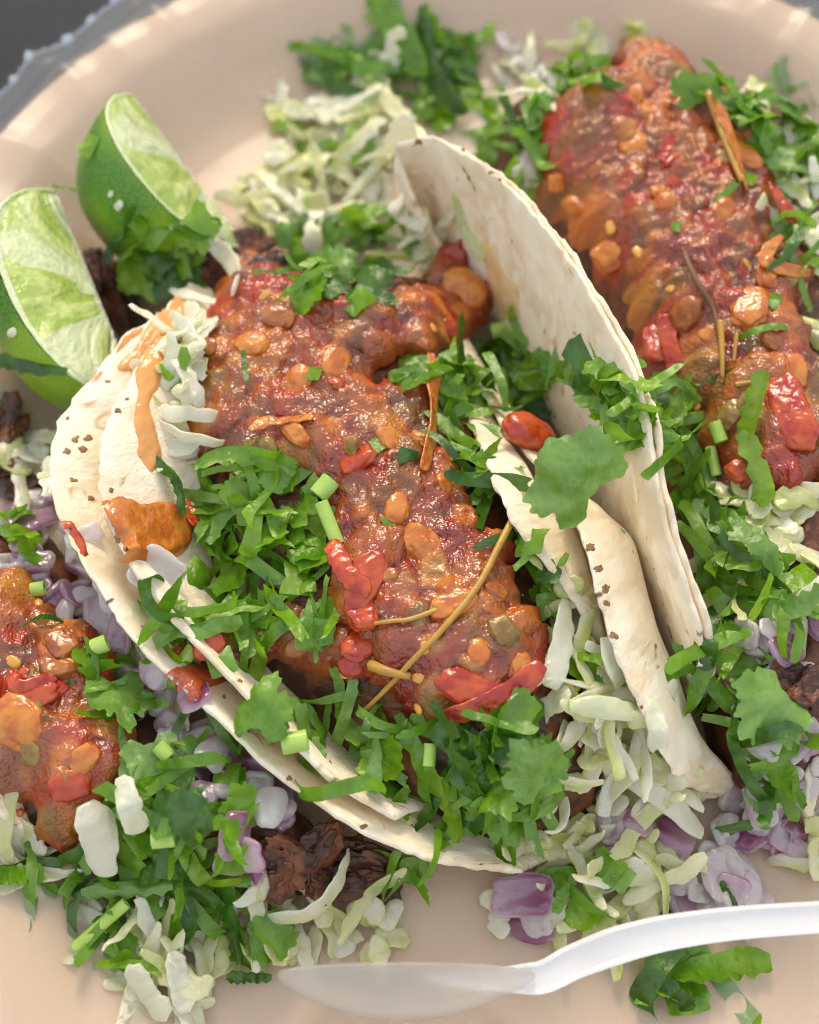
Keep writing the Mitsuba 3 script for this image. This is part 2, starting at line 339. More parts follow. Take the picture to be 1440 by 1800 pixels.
# ------------------------------------------------------------------ lime wedges
def lime(label, c, ax, bis, A, R, half=math.radians(47), seed=0):
    """c: middle of the core edge, ax: its direction, bis: from the core to the middle of the rind."""
    key = thing('lime_wedge', label, 'lime')
    c, ax = np.array(c, float), np.array(ax, float)
    rng = np.random.default_rng(seed)
    ax = ax / np.linalg.norm(ax)
    b = np.asarray(bis, float); b -= ax * (b @ ax); b /= np.linalg.norm(b)
    s = np.cross(ax, b)
    M = np.stack([ax, b, s], 1)
    def prof(x): return R * np.sqrt(np.clip(1 - np.abs(x / A) ** 2.25, 0, 1)) + .0008
    n, m = 70, 44
    xs = -A * np.cos(np.linspace(0, np.pi, n))
    th = np.linspace(-half, half, m)
    X, TH = np.meshgrid(xs, th, indexing='ij')
    def grid(v, n, m, flip=False):
        i, j = np.meshgrid(np.arange(n - 1), np.arange(m - 1), indexing='ij')
        q = np.stack([i * m + j, (i + 1) * m + j, (i + 1) * m + j + 1, i * m + j + 1], -1).reshape(-1, 4)
        q = q[:, ::-1] if flip else q
        return v, np.vstack([q[:, [0, 1, 2]], q[:, [0, 2, 3]]])
    rad = prof(X) * (1 + .02 * meshkit.noise(np.stack([X * 90, TH * 2, X * 0 + seed], -1)))
    loc = np.stack([X, rad * np.cos(TH), rad * np.sin(TH)], -1).reshape(-1, 3)
    v, f = grid(loc @ M.T + c, n, m)
    uv = np.stack([X, TH * R], -1).reshape(-1, 2)
    put('rind', (v, f), 'rind_mat', key, uv=uv)
    splat(v)
    for sgn in (-1, 1):
        k = 60
        t = np.linspace(0, 1, k)
        X2, T2 = np.meshgrid(xs, t, indexing='ij')
        r2 = prof(X2) * T2
        dome = .0011 * np.sin(np.clip(T2 / .9, 0, 1) * np.pi) ** .5 * np.clip((A - np.abs(X2)) / .004, 0, 1)
        fib = meshkit.fbm(np.stack([X2 * 260 / (.3 + T2), T2 * 4, X2 * 0 + seed + sgn], -1), 3)
        lift = (dome + .0009 * (fib - .5)) * (T2 > .02) * (T2 < .985)
        ang = sgn * half
        nrm = np.array([0, -sgn * math.sin(ang), sgn * math.cos(ang)])
        loc = np.stack([X2, r2 * math.cos(ang), r2 * math.sin(ang)], -1) + lift[..., None] * nrm
        v, f = grid(loc.reshape(-1, 3) @ M.T + c, n, k, flip=sgn > 0)
        put('flesh', (v, f), 'flesh_mat', key, uv=np.stack([X2, T2], -1).reshape(-1, 2))
        e = np.stack([xs, prof(xs) * math.cos(ang) * .985, prof(xs) * math.sin(ang) * .985], 1) + nrm * .0001
        put('pith', tube(e @ M.T + c + rng.normal(0, .00008, e.shape), .00033, 6), 'pith_mat', key)
        splat(v)
    return key
lime('lime wedge standing behind the other one, dark green rind to the left', (-.0512, .0963, .0218), (.597, -.690, -.409), (-.746, -.665, .032), .0216, .0251, seed=1)
lime('lime wedge cut off by the left edge of the picture, pale cut face up', (-.0680, .0600, .0220), (.406, -.902, -.145), (-.914, -.40, -.07), .0285, .0222, seed=2)

# ------------------------------------------------------------------ tortillas
TORT = []
def tortilla(name, rows, label, thick=.0017, n=130, m=46, seed=0, wave=.0007, group=None):
    P = np.array([resample([at(*q) for q in r], n) for r in rows])          # rows x n x 3
    s = np.concatenate([[0], np.cumsum(np.linalg.norm(np.diff(P, axis=0), axis=2).mean(1))])
    G = CubicSpline(s, P, axis=0, bc_type='natural')(np.linspace(0, s[-1], m))    # m x n x 3
    G = G.transpose(1, 0, 2)
    d1 = np.concatenate([np.zeros((1, m)), np.cumsum(np.linalg.norm(np.diff(G, axis=0), axis=2), 0)]).mean(1)
    U, V = np.meshgrid(d1, np.linspace(0, s[-1], m), indexing='ij')
    i, j = np.meshgrid(np.arange(n - 1), np.arange(m - 1), indexing='ij')
    q = np.stack([i * m + j, (i + 1) * m + j, (i + 1) * m + j + 1, i * m + j + 1], -1).reshape(-1, 4)
    f = np.vstack([q[:, [0, 1, 2]], q[:, [0, 2, 3]]])
    v = G.reshape(-1, 3)
    nn = vnormals(v, f)
    o = np.stack([U * 130, V * 130, U * 0 + seed], -1).reshape(-1, 3)
    v = v + nn * ((meshkit.fbm(o, 3, seed) - .5) * 2 * wave)[:, None]
    # uneven rims
    b = np.zeros((n, m)); b[:, 0] = 1; b[:, -1] = 1
    jit = (meshkit.noise(np.stack([U * 700, V * 0, U * 0 + seed], -1)) - .5) * .0011
    step = np.zeros_like(G); step[:, 0] = G[:, 0] - G[:, 1]; step[:, -1] = G[:, -1] - G[:, -2]
    step /= np.linalg.norm(step, axis=2, keepdims=True) + 1e-9
    v = v + (step * (b * jit)[..., None]).reshape(-1, 3)
    sv, sf, bi = solidify(v, f, thick * (1 + .25 * (meshkit.noise(o * 2, 5) - .5)), .4)
    uv = np.stack([U, V], -1).reshape(-1, 2) + seed * .37
    put(name, (sv, sf), 'tortilla_mat', label=label, cat='tortilla', group=group, uv=np.vstack([uv, uv, uv[bi]]))
    splat(v + np.array([0, 0, thick / 2]), tort=True)
    TORT.append(sv[sf])

# right taco: the tall wall towards the middle taco, two layers
W1 = [(792, 452, .012), (728, 350, .026), (697, 262, .036), (738, 242, .040), (800, 262, .043), (900, 335, .047), (985, 435, .050), (1052, 540, .052), (1105, 640, .052), (1138, 740, .051), (1150, 830, .049), (1172, 930, .045), (1205, 1030, .040), (1228, 1110, .035), (1232, 1168, .028)]
F1 = [(800, 470, .008), (775, 440, .006), (760, 420, .004), (775, 425, .003), (800, 450, .003), (850, 530, .003), (905, 610, .003), (955, 700, .003), (1000, 780, .003), (1045, 870, .003), (1085, 950, .003), (1125, 1030, .003), (1165, 1110, .003), (1200, 1180, .003), (1225, 1230, .003)]
def lerp_row(a, b, t, du=0, dv=0, z=None):
    return [(p[0] * (1 - t) + q[0] * t + du, p[1] * (1 - t) + q[1] * t + dv, p[2] * (1 - t) + q[2] * t if z is None else z) for p, q in zip(a, b)]
def shift(row, du, dv, dz): return [(u + du, v + dv, max(z + dz, .003)) for u, v, z in row]
M1 = lerp_row(W1, F1, .5, -14, 0)
R1 = [(u + 190, v + 20, .0035) for u, v, z in F1]
E1 = [(u + 420, v + 60, .012) for u, v, z in F1]
tortilla('tortilla', [W1, lerp_row(W1, F1, .25, -10), M1, F1, R1, E1], 'pale corn tortilla standing as the tall wall left of the upper right salsa', seed=1, wave=.0004)
tortilla('tortilla', [shift(W1[3:], 16, 6, -.0015), shift(lerp_row(W1, F1, .25, -10)[3:], 28, 6, 0), shift(M1[3:], 30, 6, 0), shift(F1[3:], 32, 0, .0025), shift(R1[3:], 20, 0, .004)], 'second corn tortilla lining the tall wall, only its lower edge in view', seed=2)

# middle taco: outer and inner tortilla
L1 = [(330, 500, .020), (292, 545, .026), (215, 600, .030), (152, 680, .032), (105, 752, .033), (90, 830, .034), (108, 910, .034), (150, 990, .034), (196, 1066, .033), (255, 1145, .032), (330, 1215, .030), (400, 1278, .028), (470, 1345, .026), (550, 1405, .024), (650, 1468, .021), (740, 1503, .016), (830, 1522, .011), (915, 1532, .007)]
C1 = [(400, 530, .012), (390, 590, .020), (360, 650, .023), (330, 730, .023), (300, 800, .022), (290, 870, .021), (300, 950, .020), (320, 1020, .018), (350, 1090, .017), (400, 1160, .016), (450, 1220, .015), (500, 1280, .014), (560, 1330, .012), (640, 1390, .011), (720, 1430, .010), (790, 1470, .008), (850, 1495, .007), (920, 1528, .006)]
B1 = [(480 + i * 31, 540 + i * 56, .003) for i in range(18)]
D1 = [(780, 540, .010), (830, 620, .013), (880, 700, .017), (930, 780, .022), (990, 850, .029), (1050, 900, .030), (1100, 960, .030), (1120, 1030, .029), (1140, 1100, .027), (1165, 1170, .024), (1190, 1230, .021), (1215, 1290, .018), (1240, 1330, .014), (1265, 1355, .011), (1280, 1370, .008), (1286, 1378, .006), (1285, 1386, .005), (1270, 1392, .004)]
X1 = [(740, 520, .014), (800, 600, .018), (850, 690, .022), (905, 770, .027), (960, 830, .033), (1000, 885, .038), (1030, 960, .038), (1050, 1040, .037), (1074, 1110, .035), (1100, 1185, .032), (1128, 1245, .029), (1155, 1300, .025), (1180, 1345, .020), (1198, 1370, .015), (1215, 1382, .011), (1240, 1388, .008), (1258, 1392, .006), (1268, 1393, .004)]
tortilla('tortilla', [L1, C1, B1, D1, X1], 'outer corn tortilla of the middle taco, browned spots along both edges', seed=3, wave=.0004)
L2 = [(345, 515, .022), (312, 560, .028), (262, 620, .032), (218, 690, .0345), (186, 765, .0355), (178, 845, .0365), (196, 920, .0365), (240, 1000, .036), (290, 1066, .0355), (345, 1130, .034), (410, 1195, .032), (475, 1262, .030), (540, 1330, .027), (610, 1390, .024), (700, 1435, .019)]
C2 = [(405, 540, .015), (400, 600, .023), (378, 660, .026), (350, 740, .026), (325, 810, .025), (320, 880, .024), (330, 950, .022), (350, 1020, .021), (385, 1090, .020), (435, 1160, .018), (485, 1220, .017), (540, 1280, .016), (600, 1340, .014), (660, 1380, .013), (740, 1420, .012)]
B2 = [(500 + i * 33, 560 + i * 58, .0055) for i in range(15)]
D2 = [(780, 560, .011), (810, 630, .014), (840, 700, .018), (880, 770, .024), (920, 840, .031), (960, 900, .031), (1000, 960, .030), (1020, 1010, .029), (1040, 1060, .027), (1050, 1100, .025), (1060, 1130, .022), (1070, 1160, .018), (1075, 1180, .014), (1080, 1195, .011), (1080, 1210, .009)]
X2 = [(720, 540, .014), (770, 620, .018), (810, 700, .022), (840, 770, .028), (866, 830, .034), (890, 890, .037), (922, 945, .036), (955, 985, .0345), (985, 1020, .033), (1010, 1055, .030), (1030, 1088, .027), (1045, 1120, .023), (1058, 1150, .018), (1068, 1175, .014), (1075, 1200, .010)]
tortilla('tortilla', [L2, C2, B2, D2, X2], 'inner corn tortilla of the middle taco, orange sauce on its upper left edge', seed=5, wave=.0004)
# lower left taco: mostly under its filling
L3 = [(-260, 900, .010), (-230, 1050, .024), (-200, 1200, .028), (-120, 1330, .027), (-40, 1400, .024), (20, 1440, .018), (70, 1470, .010)]
B3 = [(-60, 880, .003), (0, 1000, .003), (60, 1120, .003), (110, 1220, .003), (140, 1320, .003), (140, 1400, .003), (110, 1460, .003)]
X3 = [(120, 860, .010), (200, 980, .015), (270, 1100, .017), (330, 1210, .017), (330, 1320, .015), (270, 1400, .011), (170, 1460, .006)]
tortilla('tortilla', [L3, lerp_row(L3, B3, .5, 0, 0), B3, lerp_row(B3, X3, .5, 30, 0), X3], 'corn tortilla of the lower left taco, almost hidden under salsa and onion', seed=6)

# ------------------------------------------------------------------ heaps: meat inside the tacos, salsa on top
def heap(poly, z0, h, lam, h_tri, seed, lump=(.0012, 160), fine=.0003, base='map', floor=None, rag=.0011):
    """A rounded heap over a traced outline: outline points found on what lies below (or at height z0), the surface swelling inwards."""
    pts = np.array([hit(u, v) if base != 'flat' else at(u, v, z0) for u, v in poly])
    P = Polygon(pts[:, :2]).buffer(0)
    if P.geom_type != 'Polygon': P = max(P.geoms, key=lambda q: q.area)
    P = P.buffer(.001).buffer(-.001)
    P = Polygon([(x + rag * (meshkit.fbm(np.array([x * 260, y * 260, seed]), 3) - .5), y + rag * (meshkit.fbm(np.array([x * 260, y * 260, seed + 9]), 3) - .5)) for x, y in [P.exterior.interpolate(s).coords[0] for s in np.arange(0, P.exterior.length, h_tri)]]).buffer(0)
    if P.geom_type != 'Polygon': P = Polygon(max(P.geoms, key=lambda q: q.area).exterior)
    p, f = triangulate(P, h_tri)
    bd = shapely.distance(P.exterior, shapely.points(p))
    k = np.clip(bd / lam, 0, 1)
    prof = np.sqrt(1 - (1 - k) ** 2)
    src = HN if base == 'fill' else HZ
    sm = gaussian_filter(src, 9)
    sm2 = np.maximum(gaussian_filter(src, 5), sm) if base in ('map', 'fill') else gaussian_filter(grey_dilation(HZ, 3), .7)
    b = height(p[:, 0], p[:, 1], sm2) if base != 'flat' else np.full(len(p), floor)
    q = np.column_stack([p * lump[1], np.full(len(p), seed * 3.7)])
    cell = np.abs(meshkit.noise(q, seed) - .5) * 2
    bil = 1 - np.abs(2 * meshkit.noise(q * 1.9, seed + 3) - 1)
    z = b + h * prof + prof * (lump[0] * (meshkit.fbm(q * .6, 3, seed) - .5) * 2.6 + lump[0] * .55 * (bil - .5) + fine * 2 * (meshkit.fbm(q * 6, 2, seed + 1) - .5))
    z = np.where(bd < 1e-6, b - .0012, z)
    v = np.column_stack([p, z])
    return v, f, P

def meat_heap(poly, z, h, label, seed):
    v, f, _ = heap(poly, z, h, .022, .0009, seed, lump=(.0026, 150), fine=.0006, base='flat', floor=.004)
    put('shredded_meat', (v, f), 'meat_mat', label=label, cat='meat', kind='stuff')
    splat(v)
meat_heap([(420, 480), (520, 470), (680, 470), (770, 480), (830, 600), (880, 720), (940, 860), (1000, 1000), (1060, 1150), (1090, 1280), (1060, 1400), (960, 1450), (860, 1450), (700, 1390), (560, 1290), (440, 1180), (350, 1060), (310, 940), (300, 800), (330, 680), (370, 560)], .016, .024, 'dark brown shredded meat filling the middle taco under its salsa', 11)
meat_heap([(880, 170), (960, 110), (1100, 80), (1250, 120), (1420, 200), (1560, 400), (1600, 700), (1600, 1000), (1560, 1250), (1420, 1400), (1300, 1350), (1260, 1200), (1235, 1060), (1190, 940), (1160, 800), (1120, 660), (1040, 520), (960, 400), (880, 300)], .018, .024, 'dark brown shredded meat filling the right taco under its salsa', 12)
meat_heap([(-200, 900), (-60, 880), (60, 900), (130, 980), (190, 1080), (260, 1180), (330, 1260), (430, 1340), (540, 1420), (600, 1500), (520, 1560), (380, 1540), (200, 1520), (60, 1500), (-100, 1450), (-220, 1250)], .012, .017, 'dark brown shredded meat filling the lower left taco', 13)
refresh()

# ------------------------------------------------------------------ piece makers (each returns vertices, faces, uv or None, colours or None)
def ellipse(d, ang, a, b):
    e = affinity.scale(Point(0, 0).buffer(1, quad_segs=4), b, a)
    return affinity.rotate(affinity.translate(e, 0, d), -ang, origin=(0, 0))
def leaf_shape(R, rng):
    parts = [Point(0, .16 * R).buffer(.30 * R, quad_segs=5)]
    for ang, l in ((0, 1), (47, .9), (-47, .9), (97, .66), (-97, .66)):
        ang += rng.normal(0, 6)
        r = R * l * rng.uniform(.9, 1.08)
        parts.append(ellipse(r * .55, ang, r * .40, R * .20))
        for da in (0, 15, -15, 27, -27):
            parts.append(ellipse(r * (.88 - .008 * abs(da)) * rng.uniform(.94, 1.05), ang + da * .95 + rng.normal(0, 3), r * .13, R * .062))
    return union_all(parts).buffer(.025 * R).buffer(-.025 * R)
POOL = [leaf_shape(1.0, np.random.default_rng(300 + k)) for k in range(20)]
def piece_leaf(kind, rng, size=1.0):
    """kind: leaf (whole lobed leaflet), strip (a ribbon the knife cut across a leaf), bit (a small cut corner with some lobes)."""
    R = {'leaf': rng.uniform(.0065, .0095), 'strip': rng.uniform(.011, .017), 'bit': rng.uniform(.008, .011)}[kind] * size
    P = affinity.scale(POOL[rng.integers(len(POOL))], R * rng.choice([-1, 1]), R * rng.uniform(.9, 1.1), origin=(0, 0))
    if kind == 'strip':
        w, a = rng.uniform(.0014, .0031) * size, rng.uniform(0, 180)
        off = rng.uniform(-.2, .55) * R
        P = P.intersection(affinity.rotate(box(-.05, off, .05, off + w), a if rng.random() < .5 else rng.normal(90, 25), origin=(0, .3 * R)))
    elif kind == 'bit':
        w, a = rng.uniform(.0028, .0050) * size, rng.uniform(0, 360)
        P = P.intersection(affinity.rotate(box(-w * .8, .15 * R, w * .8, .15 * R + w * 1.6), a, origin=(0, .2 * R)))
    if P.is_empty: return None
    if P.geom_type != 'Polygon': P = max((q for q in getattr(P, 'geoms', [P]) if q.geom_type == 'Polygon'), key=lambda q: q.area, default=None)
    if P is None or P.area < 3e-6: return None
    p, f = triangulate(P, .0008)
    if len(f) < 6: return None
    uv = p * 1000
    c = p.mean(0)
    v = np.column_stack([p - c, np.zeros(len(p))])
    # the leaf is folded a little along its veins, waved, and rolled
    th = np.arctan2(p[:, 0], p[:, 1] + .0001)
    v[:, 2] += np.abs(((th * 2.2 + .5) % 1) - .5) * np.hypot(p[:, 0], p[:, 1]) * .10
    v[:, 2] += .0014 * size * (meshkit.fbm(np.column_stack([p * 200, np.full(len(p), rng.uniform(0, 99))]), 2) - .5) * 2
    lo = P.minimum_rotated_rectangle
    xy = np.array(lo.exterior.coords)[:4]
    e1, e2 = xy[1] - xy[0], xy[2] - xy[1]
    el = e1 if np.linalg.norm(e1) > np.linalg.norm(e2) else e2
    a = math.atan2(el[1], el[0])
    k = rng.normal(0, 105 if kind != 'leaf' else 55) / size
    v = bend(v, a + rng.normal(0, .35), k)
    v = bend(v, a + 1.57, rng.normal(0, 110) / size)
    if kind == 'strip':   # a twist along the ribbon
        c_, s_ = math.cos(a), math.sin(a)
        x, y = v[:, 0] * c_ + v[:, 1] * s_, -v[:, 0] * s_ + v[:, 1] * c_
        t = x * rng.normal(0, 55) / size
        y, z = y * np.cos(t) - v[:, 2] * np.sin(t), y * np.sin(t) + v[:, 2] * np.cos(t)
        v = np.stack([x * c_ - y * s_, x * s_ + y * c_, z], 1)
    return v, f, uv, None, a

def ragged(L, w, rng, jag=.12, n=34):
    """A ribbon-like outline: long sides wavy, ends cut or torn."""
    t = np.linspace(0, 1, n)
    k = rng.uniform(0, 99)
    wob = lambda s: meshkit.fbm(np.column_stack([t * L * 260, np.full(n, k + s), t * 0]), 2) - .5
    ww = w / 2 * (np.minimum(1, .35 + 3.0 * np.minimum(t, 1.05 - t)) + jag * 5 * wob(3) + jag * 2.2 * (meshkit.noise(np.column_stack([t * L * 1400, np.full(n, k), t * 0])) - .5))
    mid = w * .9 * wob(7)
    return Polygon(np.vstack([np.column_stack([t * L - L / 2, mid + ww]), np.column_stack([t * L - L / 2, mid - ww])[::-1]])).buffer(0)
CW, CY, CG = np.array([.90, .90, .78]), np.array([.84, .83, .50]), np.array([.62, .72, .20])
def piece_cabbage(kind, rng, size=1.0, green=.3):
    if kind == 'shred': L, w, t = rng.uniform(.013, .028) * size, rng.uniform(.0015, .0030) * size, rng.uniform(.0005, .0009)
    elif kind == 'flake': L, w, t = rng.uniform(.005, .010) * size, rng.uniform(.0028, .0052) * size, rng.uniform(.0005, .0009)
    else: L, w, t = rng.uniform(.004, .006) * size, rng.uniform(.0025, .0042) * size, rng.uniform(.0009, .0016) * size
    P = ragged(L, w, rng, .22 if kind == 'flake' else .12)
    if P.geom_type != 'Polygon': P = max(P.geoms, key=lambda q: q.area)
    p, f = triangulate(P, .0010 if kind == 'shred' else .0009)
    if len(f) < 6: return None
    v = np.column_stack([p, .0011 * (meshkit.fbm(np.column_stack([p * 240, np.full(len(p), rng.uniform(0, 99))]), 2) - .5) * 2])
    v = bend(v, rng.normal(0, .25), rng.normal(0, 70 if kind == 'shred' else 60))
    v = bend(v, 1.57 + rng.normal(0, .2), rng.normal(0, 130))
    sv, sf, bi = solidify(v, f, t, .45)
    g0 = np.clip(rng.normal(green, .22), 0, 1)
    gr = np.clip(g0 + rng.normal(0, .25) * p[:, 1] / w * 2 + .5 * (meshkit.fbm(np.column_stack([p * 300, np.full(len(p), 5.)]), 2) - .5), 0, 1)
    col = np.where(gr[:, None] < .5, CW + (CY - CW) * gr[:, None] * 2, CY + (CG - CY) * (gr[:, None] * 2 - 1))
    return sv, sf, None, np.vstack([col, col, col[bi]]), 0.0
OW, OL, OP, OD = np.array([.88, .86, .85]), np.array([.74, .61, .70]), np.array([.46, .13, .33]), np.array([.24, .04, .13])
def piece_onion(kind, rng, size=1.0):
    w, l, t = rng.uniform(.0030, .0050) * size, rng.uniform(.0042, .0074) * size, rng.uniform(.0012, .0021)
    m = 26
    th = np.arange(m) / m * 2 * np.pi
    pw = rng.uniform(3.5, 9)
    rr = (np.abs(np.cos(th)) ** pw + np.abs(np.sin(th)) ** pw) ** (-1 / pw) * (1 + .42 * (meshkit.fbm(np.column_stack([np.cos(th) * 1.6, np.sin(th) * 1.6, np.full(m, rng.uniform(0, 99))]), 2) - .5))
    tap = 1 + rng.uniform(-.3, .3) * np.cos(th)
    P = Polygon(np.column_stack([l / 2 * np.cos(th) * rr, w / 2 * np.sin(th) * rr * tap])).buffer(0)
    if P.geom_type != 'Polygon': P = max(P.geoms, key=lambda q: q.area)
    p, f = triangulate(P, .0007)
    v = np.column_stack([p, .0014 * (meshkit.fbm(np.column_stack([p[:, 0] * 150, p[:, 1] * 420, np.full(len(p), rng.uniform(0, 99))]), 2) - .5) * 2])
    v = bend(v, 1.57, -rng.uniform(40, 130)); v = bend(v, 0, -rng.uniform(0, 40))
    if rng.random() < .4: v = v * [1, 1, -1]; f = f[:, ::-1]; flip = True
    else: flip = False
    sv, sf, bi = solidify(v, f, t * (.7 + .6 * meshkit.noise(np.column_stack([p * 300, np.full(len(p), 3.)]))), .3)
    st = smooth01(.25, .85, meshkit.noise(np.column_stack([p[:, 0] * 110, p[:, 1] * 1300, np.full(len(p), rng.uniform(0, 99))])))[:, None]
    gx = smooth01(-.3, .5, p[:, 0] / l + .3 * rng.normal())[:, None]
    if kind == 'purple': top, bot, mid = (OP * (1 - .5 * st) + OD * .5 * st) * (.45 + .55 * gx) + OL * (.55 - .55 * gx), OW * (1 - gx) + OL * gx, OW * .3 + OL * .7
    elif kind == 'lavender': top, bot, mid = (OL * (1 - st * .5) + OP * st * .5) * gx + (OW * .6 + OL * .4) * (1 - gx), OW, OW * (1 - gx ** 2) + OP * gx ** 2
    else: top, bot, mid = OW * (1 - gx * st * .35) + OL * gx * st * .35, OW * (.97 - .1 * st), OW
    if flip: top, bot = bot, top
    N = len(p)
    return sv, sf, None, np.vstack([np.broadcast_to(top, (N, 3)), np.broadcast_to(bot, (N, 3)), (mid[bi] if np.ndim(mid) == 2 else np.broadcast_to(mid, (len(bi), 3)))]), 0.0
def smooth01(a, b, x):
    t = np.clip((x - a) / (b - a), 0, 1)
    return t * t * (3 - 2 * t)
def blob(r, rng, flat=(1, 1, .7), rough=.25, sub=3, oct_=3):
    s = trimesh.creation.icosphere(subdivisions=sub)
    d = np.array(s.vertices)
    k = rng.uniform(0, 99)
    q = np.sign(d) * np.abs(d) ** rng.uniform(.6, 1.0)
    q *= (1 + rough * (meshkit.fbm(d * 1.6 + k, oct_) - .5) * 2.4)[:, None]
    return q * np.array(flat) * r, np.array(s.faces)

def place(v, u, w, n_mix=.7, yaw=0, tilt=.25, lift=.0006, rng=R_, n0=None, z=None):
    """Lays a piece down where the view through (u, w) meets the food, along the slope there."""
    p = hit(u, w) if z is None else at(u, w, z)
    n = normal_at(p) if n0 is None else np.asarray(n0, float)
    n = rand_tilt(n * n_mix + np.array([0, 0, 1 - n_mix]), tilt, rng)
    M = frame(n, yaw)
    q = v @ M.T
    low = np.percentile(q @ (n / np.linalg.norm(n)), 15)
    return q + p + (n / np.linalg.norm(n)) * (lift - low * .8)

def drop(maker, name, mat, u, w, rng, label, cat, group=None, yaw=None, tilt=.25, lift=.0006, rise=.0012, n0=None, n_mix=.7, z=None, **kw):
    g = None
    for _ in range(8):
        g = maker(rng=rng, **kw)
        if g is not None: break
    if g is None: return None
    v, f, uv, col, a = g
    v = place(v, u, w, yaw=(rng.uniform(0, 6.283) if yaw is None else yaw - a), tilt=tilt, lift=lift, rng=rng, n0=n0, n_mix=n_mix, z=z)
    k = put(name, (v, f), mat, label=label, cat=cat, group=group, uv=uv, color=col)
    splat(v, rise)
    return k

TONE = {'leaf_dark': 'dark green', 'leaf_mid': 'green', 'leaf_bright': 'bright green', 'leaf_pale': 'pale grey green'}
SHAPE = {'leaf': 'lobed cilantro leaf', 'strip': 'cut cilantro strip', 'bit': 'small cilantro bit'}
PIECES, UNDER = [], []
def note(key, desc, where, u, w):
    if key: PIECES.append((key, desc, where, u, w))
def cilantro(poly, n, where, seed, tones=(.15, .36, .27, .22), kinds=(.08, .66, .26), size=1.0, tilt=.38, rise=.0012, lift=.0010, under=1.0):
    rng = np.random.default_rng(seed)
    for u, w in inside(poly, int(n * 1.3 * under), rng):        # the finely chopped layer underneath
        g = piece_leaf(rng.choice(['strip', 'bit']), rng, size * .85)
        if g is None: continue
        v = place(g[0], u, w, yaw=rng.uniform(0, 6.3), tilt=.4, lift=.0005, rng=rng)
        UNDER.append((v, g[1], g[2])); splat(v, rise)
    for u, w in inside(poly, max(1, int(n * .72)), rng):
        t = rng.choice(LEAVES, p=tones); k = rng.choice(['leaf', 'strip', 'bit'], p=kinds)
        key = drop(piece_leaf, {'leaf': 'cilantro_leaf', 'strip': 'cilantro_strip', 'bit': 'cilantro_bit'}[k], t, u, w, rng, None, 'cilantro', kind=k, size=size, tilt=tilt, rise=rise, lift=lift)
        note(key, f'{TONE[t]} {SHAPE[k]}', where, u, w)
    refresh()
CAB = {'shred': 'long cabbage shred', 'flake': 'ragged cabbage flake', 'bit': 'small cabbage bit'}
def cabbage(poly, n, where, seed, kinds=(.45, .35, .2), green=.3, size=1.0, tilt=.35, rise=.0014, tone='pale'):
    rng = np.random.default_rng(seed)
    for u, w in inside(poly, int(n * 1.3), rng):
        k = rng.choice(['shred', 'flake', 'bit'], p=kinds)
        key = drop(piece_cabbage, {'shred': 'cabbage_shred', 'flake': 'cabbage_flake', 'bit': 'cabbage_bit'}[k], 'cabbage_mat', u, w, rng, None, 'cabbage', kind=k, size=size, green=green, tilt=tilt, rise=rise)
        note(key, f'{tone} {CAB[k]}', where, u, w)
    refresh()
def onion(poly, n, where, seed, kinds=(.3, .45, .25), size=1.0, tilt=.45, rise=.0018):
    rng = np.random.default_rng(seed)
    for u, w in inside(poly, n, rng):
        k = rng.choice(['purple', 'lavender', 'white'], p=kinds)
        key = drop(piece_onion, 'onion_piece', 'onion_mat', u, w, rng, None, 'onion', kind=k, size=size, tilt=tilt, rise=rise)
        note(key, f'{dict(purple="purple", lavender="pale lavender", white="white")[k]} diced onion piece', where, u, w)
    refresh()
def meat(spots, where, seed):
    rng = np.random.default_rng(seed)
    for u, w, r in spots:
        v, f = blob(r * .85, rng, (1.3, .8, .55), .75, 4)
        v = place(v, u, w, yaw=rng.uniform(0, 6), tilt=.3, lift=0, rng=rng)
        note(put('meat_chunk', (v, f), 'meat_mat', cat='meat'), 'dark brown meat chunk', where, u, w)
        splat(v, .004)
    refresh()
